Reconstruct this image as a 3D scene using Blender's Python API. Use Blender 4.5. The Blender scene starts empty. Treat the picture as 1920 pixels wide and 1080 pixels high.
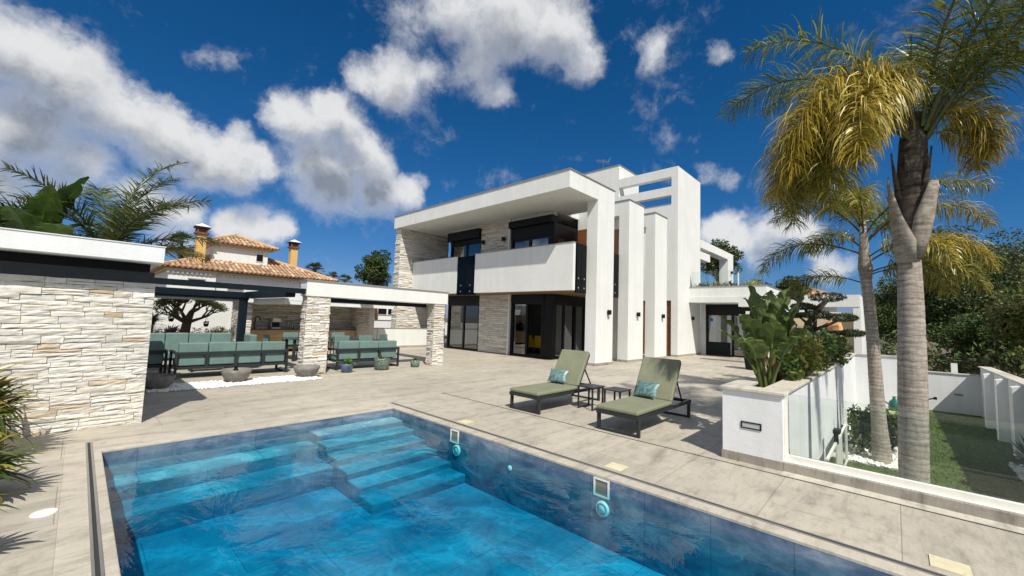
import bpy, math, random
from mathutils import Vector, Matrix
sc = bpy.context.scene
C = sc.collection
# ------------------------------------------------------------------ camera
def cam_setup():
    y, pi, r = math.radians(43.2796), math.radians(4.4302), math.radians(1.9967)
    f = Vector((math.cos(pi)*math.cos(y), math.cos(pi)*math.sin(y), math.sin(pi)))
    rt = Vector((math.sin(y), -math.cos(y), 0)); up = rt.cross(f)
    r2 = math.cos(r)*rt + math.sin(r)*up; u2 = -math.sin(r)*rt + math.cos(r)*up
    cam = bpy.data.cameras.new("camera"); o = bpy.data.objects.new("camera", cam); C.objects.link(o)
    o.matrix_world = Matrix(((r2.x, u2.x, -f.x, 0), (r2.y, u2.y, -f.y, 0), (r2.z, u2.z, -f.z, 1.6), (0, 0, 0, 1)))
    cam.sensor_fit = 'HORIZONTAL'; cam.sensor_width = 36; cam.lens = 36*760.7/1920
    cam.clip_start = 0.05; cam.clip_end = 5000
    sc.camera = o
cam_setup()
# ------------------------------------------------------------------ sun, sky with clouds, exposure
SUN_DIR = Vector((0.39, 0.70, -1.0)).normalized()
sun = bpy.data.lights.new("sun", 'SUN'); sun.energy = 4.6; sun.angle = math.radians(0.53); sun.color = (1.0, 0.95, 0.85)
so = bpy.data.objects.new("sun", sun); C.objects.link(so)
so.rotation_euler = (-SUN_DIR).to_track_quat('Z', 'Y').to_euler(); so.location = (-10, -18, 30)
sc.view_settings.view_transform = 'Standard'; sc.view_settings.look = 'None'
sc.view_settings.exposure = 0.2; sc.view_settings.gamma = 1.0; sc.view_settings.use_curve_mapping = False
CLOUDS=[(-0.135,0.92,0.369,0.073,1.0),(-0.087,0.929,0.359,0.073,1.0),(-0.038,0.941,0.336,0.08,1.0),(0.019,0.948,0.317,0.079,1.0),(-0.072,0.958,0.276,0.091,1.0),(0.075,0.951,0.301,0.081,1.0),(-0.111,0.976,0.185,0.078,1.0),(-0.012,0.971,0.239,0.061,0.85),(0.138,0.948,0.286,0.069,0.95),(0.196,0.938,0.286,0.068,0.9),(0.235,0.926,0.295,0.045,0.8),(0.197,0.919,0.341,0.038,0.6),(0.277,0.877,0.392,0.067,1.0),(0.329,0.849,0.415,0.063,1.0),(0.365,0.839,0.403,0.06,0.9),(0.328,0.887,0.326,0.087,1.0),(0.404,0.849,0.341,0.086,1.0),(0.357,0.894,0.271,0.079,1.0),(0.435,0.853,0.289,0.077,1.0),(0.486,0.824,0.291,0.054,0.8),(0.517,0.797,0.313,0.03,0.55),(0.477,0.624,0.619,0.09,0.75),(0.563,0.556,0.612,0.103,0.9),(0.629,0.497,0.598,0.093,0.9),(0.68,0.477,0.557,0.064,0.75),(0.544,0.63,0.554,0.087,0.75),(0.591,0.626,0.508,0.062,0.7),(0.42,0.759,0.498,0.081,0.95),(0.375,0.788,0.489,0.052,0.75),(0.47,0.716,0.517,0.054,0.7),(0.403,0.7,0.59,0.09,0.5),(0.754,0.332,0.566,0.041,0.62),(0.814,0.227,0.534,0.034,0.5),(0.825,0.175,0.537,0.027,0.35),(0.765,0.356,0.537,0.031,0.4),(0.08,0.979,0.185,0.061,0.95),(0.118,0.977,0.178,0.05,0.9),(0.049,0.976,0.211,0.05,0.8),(0.107,0.985,0.136,0.054,0.8),(0.202,0.965,0.167,0.045,0.85),(0.245,0.953,0.18,0.057,0.9),(0.281,0.94,0.191,0.037,0.7),(-0.038,0.98,0.197,0.036,0.8),(0.938,0.269,0.217,0.054,0.9),(0.954,0.237,0.186,0.053,0.85),(0.968,0.148,0.201,0.054,0.95),(0.967,0.186,0.172,0.061,0.85),(0.977,0.115,0.177,0.047,0.85),(0.989,0.084,0.123,0.055,0.7),(0.903,0.28,0.327,0.043,0.5),(0.917,0.242,0.317,0.031,0.45),(0.954,0.145,0.261,0.025,0.5),(0.112,0.89,0.442,0.038,0.5),(0.154,0.881,0.447,0.035,0.4),(0.567,0.761,0.315,0.037,0.35)]
def make_world():
    w = bpy.data.worlds.new("World"); sc.world = w; w.use_nodes = True
    nt = w.node_tree; N = nt.nodes; L = nt.links; N.clear()
    def n(t, **k):
        a = N.new(t)
        for q, v in k.items(): setattr(a, q, v)
        return a
    def math_(op, a, b=None, clamp=False):
        m = n('ShaderNodeMath', operation=op, use_clamp=clamp)
        for i, v in enumerate((a, b)):
            if v is None: continue
            if isinstance(v, (int, float)): m.inputs[i].default_value = v
            else: L.new(v, m.inputs[i])
        return m.outputs[0]
    def maprange(v, a, b, c=0., d=1., smooth=True):
        m = n('ShaderNodeMapRange', interpolation_type='SMOOTHSTEP' if smooth else 'LINEAR')
        L.new(v, m.inputs[0])
        for i, q in enumerate((a, b, c, d)): m.inputs[i+1].default_value = q
        return m.outputs[0]
    tc = n('ShaderNodeTexCoord'); G = tc.outputs['Generated']
    sky = n('ShaderNodeTexSky', sky_type='NISHITA', sun_disc=False, sun_elevation=math.radians(51.3), sun_rotation=math.radians(209.1))
    sky.air_density = 1.0; sky.dust_density = 0.3; sky.ozone_density = 2.5
    sp = n('ShaderNodeSeparateColor'); L.new(sky.outputs[0], sp.inputs[0])   # a deeper, clearer blue than the model's default air
    red = math_('MULTIPLY', math_('POWER', math_('MULTIPLY', sp.outputs[0], 0.0655), 1.83), 9.3)
    tint = n('ShaderNodeCombineColor'); L.new(red, tint.inputs[0]); L.new(math_('MULTIPLY', sp.outputs[1], 0.37), tint.inputs[1]); L.new(math_('MULTIPLY', sp.outputs[2], 0.61), tint.inputs[2])
    # wobble the direction so that the cloud outlines billow
    def noise(scale, detail, vec, rough=0.55):
        a = n('ShaderNodeTexNoise'); a.inputs['Scale'].default_value = scale; a.inputs['Detail'].default_value = detail
        a.inputs['Roughness'].default_value = rough; L.new(vec, a.inputs['Vector']); return a
    def vadd(a, b, op='ADD'):
        m = n('ShaderNodeVectorMath', operation=op)
        for i, v in enumerate((a, b)):
            if isinstance(v, tuple): m.inputs[i].default_value = v
            else: L.new(v, m.inputs[i])
        return m.outputs[0]
    nv = noise(8, 7, G, 0.62).outputs['Color']
    wob = vadd(vadd(nv, (0.5, 0.5, 0.5), 'SUBTRACT'), (0.10, 0.10, 0.10), 'MULTIPLY')
    D0 = vadd(G, wob)
    def blobs(vec):
        s = None
        for x, y, z, r, wgt in CLOUDS:
            d = n('ShaderNodeVectorMath', operation='DISTANCE'); L.new(vec, d.inputs[0]); d.inputs[1].default_value = (x, y, z)
            v = maprange(d.outputs['Value'], r*1.5, r*0.15, 0, wgt)
            if s is None: s = v
            else:
                m = n('ShaderNodeMath', operation='SMOOTH_MAX'); L.new(s, m.inputs[0]); L.new(v, m.inputs[1]); m.inputs[2].default_value = 0.25; s = m.outputs[0]
        return s
    b0 = blobs(D0)
    n1 = noise(7, 9, G, 0.6).outputs[0]
    n2 = noise(22, 6, D0, 0.6).outputs[0]
    det = math_('ADD', math_('MULTIPLY', math_('SUBTRACT', n1, 0.5), 0.9), math_('ADD', math_('MULTIPLY', math_('SUBTRACT', n2, 0.5), 0.45), math_('MULTIPLY', math_('SUBTRACT', noise(60, 5, D0, 0.65).outputs[0], 0.5), 0.25)))
    dens = math_('ADD', b0, det)
    # unseen cumulus added behind the camera to lighten and neutralise the ambient light
    dt = n('ShaderNodeVectorMath', operation='DOT_PRODUCT'); L.new(G, dt.inputs[0]); dt.inputs[1].default_value = (0.728, 0.686, -0.25)
    behind = maprange(dt.outputs['Value'], 0.25, -0.15, 0, 1)
    nb = noise(2.6, 6, G, 0.55).outputs[0]
    dens = math_('ADD', dens, math_('MULTIPLY', behind, maprange(nb, 0.42, 0.62, 0, 0.9)))
    mask = None
    # underside shade: how much cloud lies above (towards the sun)
    b1 = blobs(vadd(D0, (-0.02, -0.03, 0.055)))
    n1b = noise(7, 9, vadd(G, (-0.01, -0.015, 0.03)), 0.6).outputs[0]
    dens1 = math_('ADD', b1, math_('MULTIPLY', math_('SUBTRACT', n1b, 0.5), 1.0))
    shade = maprange(dens1, 0.20, 0.95)
    soft = math_('ADD', 0.80, math_('MULTIPLY', shade, 0.45))
    mm = n('ShaderNodeMapRange', interpolation_type='SMOOTHSTEP'); L.new(dens, mm.inputs[0]); mm.inputs[1].default_value = 0.24; L.new(soft, mm.inputs[2]); mask = mm.outputs[0]
    thick = maprange(dens, 0.5, 1.1)
    sh = math_('MULTIPLY', shade, thick)
    fine = maprange(n2, 0.3, 0.7, -0.12, 0.12, False)
    sh = math_('ADD', sh, fine, True)
    cc = n('ShaderNodeMix', data_type='RGBA'); L.new(sh, cc.inputs[0])
    cc.inputs[6].default_value = (6.3, 6.35, 6.4, 1); cc.inputs[7].default_value = (2.1, 2.3, 2.65, 1)
    mix = n('ShaderNodeMix', data_type='RGBA'); L.new(math_('MULTIPLY', mask, 0.97), mix.inputs[0])
    L.new(tint.outputs[0], mix.inputs[6]); L.new(cc.outputs[2], mix.inputs[7])
    bg = n('ShaderNodeBackground'); bg.inputs['Strength'].default_value = 0.11
    L.new(mix.outputs[2], bg.inputs['Color'])
    out = n('ShaderNodeOutputWorld'); L.new(bg.outputs[0], out.inputs[0])
make_world()
# ------------------------------------------------------------------ mesh builder
class MB:
    def __init__(s): s.v = []; s.f = []; s.c = []
    def add(s, verts, faces, col=None):
        o = len(s.v); s.v += [tuple(p) for p in verts]
        for f in faces: s.f.append(tuple(i+o for i in f)); s.c.append(col)
        return s
    def box(s, x0, y0, z0, x1, y1, z1, col=None):
        if x1 < x0: x0, x1 = x1, x0
        if y1 < y0: y0, y1 = y1, y0
        if z1 < z0: z0, z1 = z1, z0
        v = [(x0,y0,z0),(x1,y0,z0),(x1,y1,z0),(x0,y1,z0),(x0,y0,z1),(x1,y0,z1),(x1,y1,z1),(x0,y1,z1)]
        return s.add(v, [(0,3,2,1),(4,5,6,7),(0,1,5,4),(1,2,6,5),(2,3,7,6),(3,0,4,7)], col)
    def prism(s, poly, z0, z1, col=None):          # poly counter-clockwise in XY
        n = len(poly); v = [(x, y, z0) for x, y in poly] + [(x, y, z1) for x, y in poly]
        return s.add(v, [tuple(range(n-1, -1, -1)), tuple(range(n, 2*n))] + [(i, (i+1) % n, n+(i+1) % n, n+i) for i in range(n)], col)
    def prism_x(s, poly, x0, x1, col=None):        # poly in (Y,Z), counter-clockwise seen from +X
        n = len(poly); v = [(x0, y, z) for y, z in poly] + [(x1, y, z) for y, z in poly]
        return s.add(v, [tuple(range(n-1, -1, -1)), tuple(range(n, 2*n))] + [(i, (i+1) % n, n+(i+1) % n, n+i) for i in range(n)], col)
    def bar(s, a, b, w, h=None, col=None, up=(0, 0, 1)):
        h = h or w; a = Vector(a); b = Vector(b); d = (b-a).normalized(); up = Vector(up)
        if abs(d.dot(up)) > 0.98: up = Vector((1, 0, 0))
        sd = d.cross(up).normalized()*w/2; u = sd.cross(d).normalized()*h/2
        v = [p+q for p in (a, b) for q in (-sd-u, sd-u, sd+u, -sd+u)]
        return s.add(v, [(0,1,2,3)[::-1],(4,5,6,7),(0,1,5,4),(1,2,6,5),(2,3,7,6),(3,0,4,7)][0:6], col)
    def tube(s, pts, rad, n=8, col=None, cap=True):
        pts = [Vector(p) for p in pts]; rings = []
        if not hasattr(rad, '__len__'): rad = [rad]*len(pts)
        ref = None
        for i, p in enumerate(pts):
            d = (pts[min(i+1, len(pts)-1)] - pts[max(i-1, 0)]).normalized()
            if ref is None: ref = Vector((1, 0, 0)) if abs(d.x) < 0.8 else Vector((0, 1, 0))
            a = (ref - d*ref.dot(d)).normalized(); b = d.cross(a); ref = a
            rings.append([p + rad[i]*(math.cos(2*math.pi*k/n)*a + math.sin(2*math.pi*k/n)*b) for k in range(n)])
        v = [q for r in rings for q in r]; f = []
        for i in range(len(pts)-1):
            for k in range(n): f.append((i*n+k, i*n+(k+1) % n, (i+1)*n+(k+1) % n, (i+1)*n+k))
        if cap: f.append(tuple(range(n-1, -1, -1))); f.append(tuple((len(pts)-1)*n+k for k in range(n)))
        return s.add(v, f, col)
    def lathe(s, prof, c=(0, 0, 0), n=24, col=None):   # prof: (r, z) from bottom to top
        v = [(c[0]+r*math.cos(2*math.pi*k/n), c[1]+r*math.sin(2*math.pi*k/n), c[2]+z) for r, z in prof for k in range(n)]
        f = [(i*n+k, i*n+(k+1) % n, (i+1)*n+(k+1) % n, (i+1)*n+k) for i in range(len(prof)-1) for k in range(n)]
        if prof[0][0] > 1e-4: f.append(tuple(range(n-1, -1, -1)))
        if prof[-1][0] > 1e-4: f.append(tuple((len(prof)-1)*n+k for k in range(n)))
        return s.add(v, f, col)
def build(name, mb, mat, parent=None, bevel=0, seg=2, smooth=False, origin=None, kind=None):
    me = bpy.data.meshes.new(name)
    if origin is None:
        if parent is not None: origin = parent['_w']
        else:
            xs, ys, zs = zip(*mb.v); origin = ((min(xs)+max(xs))/2, (min(ys)+max(ys))/2, min(zs))
    ox, oy, oz = origin
    me.from_pydata([(x-ox, y-oy, z-oz) for x, y, z in mb.v], [], mb.f)
    if any(c is not None for c in mb.c):
        at = me.color_attributes.new("Col", 'FLOAT_COLOR', 'CORNER')
        buf = []
        for f, c in zip(mb.f, mb.c):
            c = c or (1, 1, 1); buf += [c[0], c[1], c[2], 1.0]*len(f)
        at.data.foreach_set('color', buf)
    me.materials.append(mat)
    if smooth: me.polygons.foreach_set('use_smooth', [True]*len(me.polygons))
    me.update()
    o = bpy.data.objects.new(name, me); C.objects.link(o)
    if parent is not None:
        o.parent = parent; pw = parent['_w']; o.location = (ox-pw[0], oy-pw[1], oz-pw[2])
    else: o.location = origin
    o['_w'] = [ox, oy, oz]
    if bevel:
        m = o.modifiers.new('bevel', 'BEVEL'); m.width = bevel; m.segments = seg; m.limit_method = 'ANGLE'; m.angle_limit = math.radians(40)
        if smooth or seg > 2:
            me.polygons.foreach_set('use_smooth', [True]*len(me.polygons))
            m.harden_normals = True
    if kind: o['kind'] = kind
    return o
def tag(o, label, cat, group=None):
    o['label'] = label; o['category'] = cat
    if group: o['group'] = group
    return o
def thing(name, label, cat, loc, group=None):
    o = bpy.data.objects.new(name, None); C.objects.link(o); o.location = loc; o.empty_display_size = 0.2
    o['_w'] = list(loc); return tag(o, label, cat, group)
def dup(root, loc, rotz=0, label=None):
    r = root.copy(); C.objects.link(r); r.location = loc; r.rotation_euler = (0, 0, rotz); r['_w'] = list(loc)
    if label: r['label'] = label
    for ch in list(root.children):
        c = ch.copy(); C.objects.link(c); c.parent = r
        for g in ch.children:
            d = g.copy(); C.objects.link(d); d.parent = c
    return r
# ------------------------------------------------------------------ materials
def lin(r, g, b): return (r, g, b, 1)
class Mat:
    def __init__(s, name, col=(.8, .8, .8), rough=0.6, metal=0, spec=0.5):
        s.m = bpy.data.materials.new(name); s.m.use_nodes = True; s.nt = s.m.node_tree; s.N = s.nt.nodes; s.L = s.nt.links
        s.p = s.N['Principled BSDF']; s.out = s.N['Material Output']
        s.p.inputs['Base Color'].default_value = (*col, 1); s.p.inputs['Roughness'].default_value = rough
        s.p.inputs['Metallic'].default_value = metal; s.p.inputs['Specular IOR Level'].default_value = spec
        s._tc = None
    def n(s, t, **k):
        a = s.N.new(t)
        for q, v in k.items(): setattr(a, q, v)
        return a
    def pos(s, scale=(1, 1, 1), rot=(0, 0, 0)):
        if s._tc is None: s._tc = s.n('ShaderNodeNewGeometry')
        m = s.n('ShaderNodeMapping'); s.L.new(s._tc.outputs['Position'], m.inputs[0])
        m.inputs['Scale'].default_value = scale; m.inputs['Rotation'].default_value = rot; return m.outputs[0]
    def objc(s, scale=(1, 1, 1)):
        t = s.n('ShaderNodeTexCoord'); m = s.n('ShaderNodeMapping'); s.L.new(t.outputs['Object'], m.inputs[0]); m.inputs['Scale'].default_value = scale; return m.outputs[0]
    def noise(s, vec, scale, detail=5, rough=.55, dist=0):
        a = s.n('ShaderNodeTexNoise'); s.L.new(vec, a.inputs['Vector']); a.inputs['Scale'].default_value = scale
        a.inputs['Detail'].default_value = detail; a.inputs['Roughness'].default_value = rough; a.inputs['Distortion'].default_value = dist; return a.outputs[0]
    def ramp(s, v, stops):
        r = s.n('ShaderNodeValToRGB'); s.L.new(v, r.inputs[0]); e = r.color_ramp.elements
        while len(e) < len(stops): e.new(0.5)
        for q, (p, c) in zip(e, stops): q.position = p; q.color = (*c, 1)
        return r.outputs[0]
    def mul(s, a, b, fac=1, op='MULTIPLY'):
        m = s.n('ShaderNodeMix', data_type='RGBA', blend_type=op)
        for i, v in ((0, fac), (6, a), (7, b)):
            if isinstance(v, (int, float)): m.inputs[i].default_value = v
            elif isinstance(v, tuple): m.inputs[i].default_value = (*v, 1)
            else: s.L.new(v, m.inputs[i])
        return m.outputs[2]
    def math(s, op, a, b=0, clamp=False):
        m = s.n('ShaderNodeMath', operation=op, use_clamp=clamp)
        for i, v in enumerate((a, b)):
            if isinstance(v, (int, float)): m.inputs[i].default_value = v
            else: s.L.new(v, m.inputs[i])
        return m.outputs[0]
    def attr(s):
        a = s.n('ShaderNodeAttribute'); a.attribute_name = 'Col'; return a.outputs['Color']
    def col(s, c): s.L.new(c, s.p.inputs['Base Color'])
    def rough(s, v): s.L.new(v, s.p.inputs['Roughness'])
    def bump(s, h, strength=.3, dist=.01):
        b = s.n('ShaderNodeBump'); s.L.new(h, b.inputs['Height']); b.inputs['Strength'].default_value = strength; b.inputs['Distance'].default_value = dist
        s.L.new(b.outputs[0], s.p.inputs['Normal']); return b
def plaster(name, col, var=.06):
    m = Mat(name, col, .85, spec=.25); a = m.noise(m.pos(), 1.1, 6); b = m.noise(m.pos(), 70, 3)
    c2 = tuple(q*(1-var) for q in col); streak = m.noise(m.pos((2.2, 2.2, .25)), 2.0, 4)
    base = m.ramp(a, [(.3, c2), (.7, col)]); d = tuple(q*(1-var*.9) for q in (1, 1, .985))
    m.col(m.mul(base, m.ramp(streak, [(.35, d), (.62, (1, 1, 1))]))); m.bump(m.math('ADD', b, m.math('MULTIPLY', m.noise(m.pos(), 9, 4), 1.6)), .35, .007); return m.m
M_WHITE = plaster('white_plaster', (.745, .755, .735))
M_WHITE2 = plaster('white_plaster_rough', (.78, .79, .80), .08)
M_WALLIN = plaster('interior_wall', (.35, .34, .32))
M_OCHRE = plaster('ochre_plaster', (.68, .45, .17))
M_CREAM = plaster('cream_plaster', (.62, .50, .33))
def stone_mat():
    m = Mat('split_stone', rough=.9, spec=.2); b = m.noise(m.pos(), 26, 7, .65); c = m.noise(m.pos((1, 1, 3)), 7, 5)
    m.col(m.mul(m.mul(m.attr(), m.ramp(c, [(.3, (.88, .84, .76)), (.6, (1, 1, 1))])), m.ramp(b, [(.3, (.84, .82, .78)), (.6, (1, 1, 1))])))
    m.bump(b, .55, .010); return m.m
M_STONE = stone_mat()
def floor_mat(name, base=(.485, .443, .368), tile=True, seed=0):
    m = Mat(name, base, .62, spec=.3)
    v = m.pos(); s1 = m.noise(m.pos((.55, 2.6, 1)), 1.5, 8, .66, .6); s2 = m.noise(v, .45, 3); s3 = m.noise(m.pos((2.0, 9, 1)), 2.2, 6, .7, .8); s4 = m.noise(v, 60, 4)
    dk = tuple(q*.60 for q in base); lt = tuple(min(1, q*1.14) for q in base)
    c = m.ramp(s1, [(.28, dk), (.47, base), (.75, lt)])
    c = m.mul(c, m.ramp(s3, [(.30, (.80, .79, .78)), (.5, (1, 1, 1))]))
    c = m.mul(c, m.ramp(s2, [(.3, (.86, .86, .87)), (.7, (1.03, 1.03, 1.02))]))
    s5 = m.noise(v, 4.5, 7, .7, .4); c = m.mul(c, m.ramp(s5, [(.30, (.74, .73, .72)), (.48, (1, 1, 1)), (.72, (1.06, 1.06, 1.06))]))
    c = m.mul(c, m.ramp(s4, [(.3, (.90, .90, .90)), (.6, (1.0, 1.0, 1.0))]))
    if tile:
        br = m.n('ShaderNodeTexBrick'); m.L.new(m.pos((1, 1, 1)), br.inputs['Vector'])
        br.inputs['Scale'].default_value = 1; br.inputs['Brick Width'].default_value = 1.8; br.inputs['Row Height'].default_value = .9; br.inputs['Mortar Size'].default_value = .0035
        br.inputs['Mortar Smooth'].default_value = 0; br.offset = .5
        br.inputs['Color1'].default_value = (1, 1, 1, 1); br.inputs['Color2'].default_value = (.885, .885, .89, 1); br.inputs['Mortar'].default_value = (.58, .56, .54, 1); br.inputs['Bias'].default_value = -.2
        c = m.mul(c, br.outputs[0])
    m.col(c); m.bump(s4, .15, .004); return m.m
M_FLOOR = floor_mat('terrace_tile'); M_COPING = floor_mat('pool_coping_stone', (.50, .455, .38), False); M_SKIRT = floor_mat('skirting_stone', (.36, .33, .28), False)
M_CAPST = floor_mat('cap_stone', (.60, .56, .48), False)
def simple(name, col, rough=.5, metal=0, spec=.5, bump=0, var=0, vs=8):
    m = Mat(name, col, rough, metal, spec)
    if var:
        a = m.noise(m.pos(), vs, 5); m.col(m.ramp(a, [(.3, tuple(q*(1-var) for q in col)), (.7, tuple(min(1, q*(1+var*.4)) for q in col))]))
    if bump: m.bump(m.noise(m.pos(), 60, 4), bump, .005)
    return m.m
M_BLACK = simple('black_aluminium', (.006, .0065, .008), .42, spec=.22, var=.2)
M_ANTH = simple('anthracite_aluminium', (.026, .031, .035), .45, spec=.3, var=.15)
M_NAVY = simple('blue_grey_aluminium', (.007, .014, .020), .5, spec=.15, var=.15)
M_CAP = simple('grey_coping_metal', (.26, .25, .24), .5, var=.1)
M_ALU = simple('brushed_aluminium', (.45, .45, .43), .35, .8, var=.1)
M_WPLAST = simple('white_plastic', (.78, .77, .70), .4, var=.06)
M_CREAMP = simple('cream_plastic', (.66, .60, .40), .5, var=.12)
M_DARKGAP = simple('dark_groove', (.03, .03, .03), .8)
def fabric(name, col, sc_=400):
    m = Mat(name, col, .85, spec=.2); v = m.objc(); a = m.noise(v, 3, 5); b = m.noise(v, 160, 2)
    c = m.ramp(a, [(.25, tuple(q*.86 for q in col)), (.75, tuple(q*1.07 for q in col))]); m.col(m.mul(c, m.ramp(b, [(.3, (.8, .8, .8)), (.7, (1.05, 1.05, 1.05))])))
    m.bump(m.noise(v, 7, 5), .5, .022); return m.m
M_OLIVE = fabric('olive_fabric', (.235, .245, .165)); M_TEAL = fabric('sage_teal_fabric', (.165, .255, .235))
def satin():
    m = Mat('teal_satin', (.11, .25, .25), .35, spec=.5); v = m.objc(); w = m.n('ShaderNodeTexWave', wave_type='BANDS', bands_direction='DIAGONAL'); m.L.new(v, w.inputs[0])
    w.inputs['Scale'].default_value = 5; w.inputs['Distortion'].default_value = 14; w.inputs['Detail'].default_value = 3; w.inputs['Detail Scale'].default_value = 1.2
    m.col(m.ramp(w.outputs[1], [(.2, (.075, .15, .15)), (.7, (.15, .25, .245))])); m.bump(m.noise(v, 9, 3), .3, .02); return m.m
M_SATIN = satin()
def wood(name, c1, c2, sc_=(1, 1, 6)):
    m = Mat(name, c1, .5); v = m.pos(sc_); a = m.noise(v, 2.2, 8, .65, 1.0); m.col(m.ramp(a, [(.3, c1), (.7, c2)])); m.bump(a, .1, .004); return m.m
M_WOOD = wood('facade_wood', (.13, .045, .016), (.25, .10, .035)); M_WOODL = wood('counter_wood', (.32, .20, .09), (.48, .34, .18), (1, 1, 8)); M_SOFFIT = wood('soffit_wood', (.20, .115, .06), (.30, .18, .10), (1, 5, 1))
def glass(name, tint, refl=1.0, body=None, bodyf=0.0, rough=0.0, minr=.04):
    m = bpy.data.materials.new(name); m.use_nodes = True; nt = m.node_tree; N = nt.nodes; L = nt.links; N.clear()
    t = N.new('ShaderNodeBsdfTransparent'); t.inputs[0].default_value = (*tint, 1)
    g = N.new('ShaderNodeBsdfGlossy'); g.inputs['Roughness'].default_value = rough; g.inputs[0].default_value = (.95*refl, .97*refl, refl, 1)
    fr = N.new('ShaderNodeFresnel'); fr.inputs[0].default_value = 1.5
    mr = N.new('ShaderNodeMapRange'); L.new(fr.outputs[0], mr.inputs[0]); mr.inputs[3].default_value = minr; mr.inputs[1].default_value = .04
    mx = N.new('ShaderNodeMixShader'); L.new(mr.outputs[0], mx.inputs[0])
    if body:
        d = N.new('ShaderNodeBsdfDiffuse'); d.inputs[0].default_value = (*body, 1); m2 = N.new('ShaderNodeMixShader'); m2.inputs[0].default_value = bodyf
        L.new(t.outputs[0], m2.inputs[1]); L.new(d.outputs[0], m2.inputs[2]); L.new(m2.outputs[0], mx.inputs[1])
    else: L.new(t.outputs[0], mx.inputs[1])
    L.new(g.outputs[0], mx.inputs[2]); o = N.new('ShaderNodeOutputMaterial'); L.new(mx.outputs[0], o.inputs[0]); return m
M_GLASS = glass('clear_glass', (.94, .975, .955), body=(.50, .60, .55), bodyf=.014)
M_PANE = glass('window_pane', (.42, .46, .48), minr=.17)
M_TINT = glass('smoked_glass', (.13, .16, .18), refl=.55, minr=.03)
def leafmat(name, rough=.42, tr=.3):
    m = bpy.data.materials.new(name); m.use_nodes = True; nt = m.node_tree; N = nt.nodes; L = nt.links; p = N['Principled BSDF']
    a = N.new('ShaderNodeAttribute'); a.attribute_name = 'Col'; L.new(a.outputs[0], p.inputs['Base Color']); p.inputs['Roughness'].default_value = rough; p.inputs['Specular IOR Level'].default_value = .4
    t = N.new('ShaderNodeBsdfTranslucent'); L.new(a.outputs[0], t.inputs[0]); mx = N.new('ShaderNodeMixShader'); mx.inputs[0].default_value = tr
    L.new(p.outputs[0], mx.inputs[1]); L.new(t.outputs[0], mx.inputs[2]); L.new(mx.outputs[0], N['Material Output'].inputs[0]); return m
M_LEAF = leafmat('leaf'); M_FROND = leafmat('palm_leaflet', .35, .35); M_NEEDLE = leafmat('needle_foliage', .7, .15)
def bark(name, c1, c2, ring=True):
    m = Mat(name, c1, .9, spec=.15); v = m.pos((1, 1, 1)); a = m.noise(m.pos((3, 3, 14)), 2.0, 6, .65, .5); b = m.noise(m.pos((10, 10, 2)), 3, 5)
    w = m.n('ShaderNodeTexWave', wave_type='BANDS', bands_direction='Z'); m.L.new(v, w.inputs[0]); w.inputs['Scale'].default_value = 4.2; w.inputs['Distortion'].default_value = 3.6; w.inputs['Detail'].default_value = 4
    w.inputs['Detail Scale'].default_value = 2.5; w.inputs['Detail Roughness'].default_value = .65
    c = m.ramp(a, [(.30, c2), (.62, c1)])
    if ring: c = m.mul(c, m.ramp(w.outputs[1], [(.02, (.72, .69, .67)), (.14, (.97, .96, .95)), (.9, (1.04, 1.04, 1.03))]))
    c = m.mul(c, m.ramp(b, [(.32, (.78, .77, .76)), (.55, (1, 1, 1))]))
    m.col(c); m.bump(m.math('ADD', m.math('MULTIPLY', w.outputs[1], .4 if ring else 0), a), .3, .010); return m.m
M_PTRUNK = bark('palm_bark', (.43, .39, .34), (.24, .205, .17)); M_BARK = bark('tree_bark', (.10, .075, .055), (.05, .038, .03), False); M_SHEATH = bark('palm_sheath', (.40, .36, .31), (.17, .14, .11), False)
M_DSHEATH = bark('dark_fibre', (.13, .105, .085), (.03, .024, .02), False)
def gravel_mat():
    m = Mat('white_gravel', rough=.7); m.col(m.attr()); m.bump(m.noise(m.pos(), 40, 3), .2, .004); return m.m
M_GRAVEL = gravel_mat(); M_GBASE = simple('gravel_bed', (.45, .43, .40), .9, bump=.6, var=.4, vs=60)
def lawn_mat():
    m = Mat('artificial_grass', rough=.8, spec=.2); a = m.noise(m.pos(), 2.5, 4); b = m.noise(m.pos((1, 1, 1)), 130, 3, .7)
    c = m.ramp(a, [(.3, (.11, .165, .04)), (.7, (.16, .215, .06))]); m.col(m.mul(c, m.ramp(b, [(.25, (.45, .5, .4)), (.7, (1.25, 1.2, 1.1))]))); m.bump(b, 1, .03); return m.m
M_LAWN = lawn_mat()
M_GRASSB = leafmat('grass_blade', .7, .2)
M_DIRT = simple('dry_earth', (.16, .12, .08), .95, bump=.8, var=.45, vs=.8)
M_SOIL = simple('planter_soil', (.06, .045, .03), .95, bump=.8, var=.4, vs=12)
M_CONC = simple('dark_concrete', (.21, .195, .175), .8, bump=.4, var=.35, vs=9)
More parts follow.
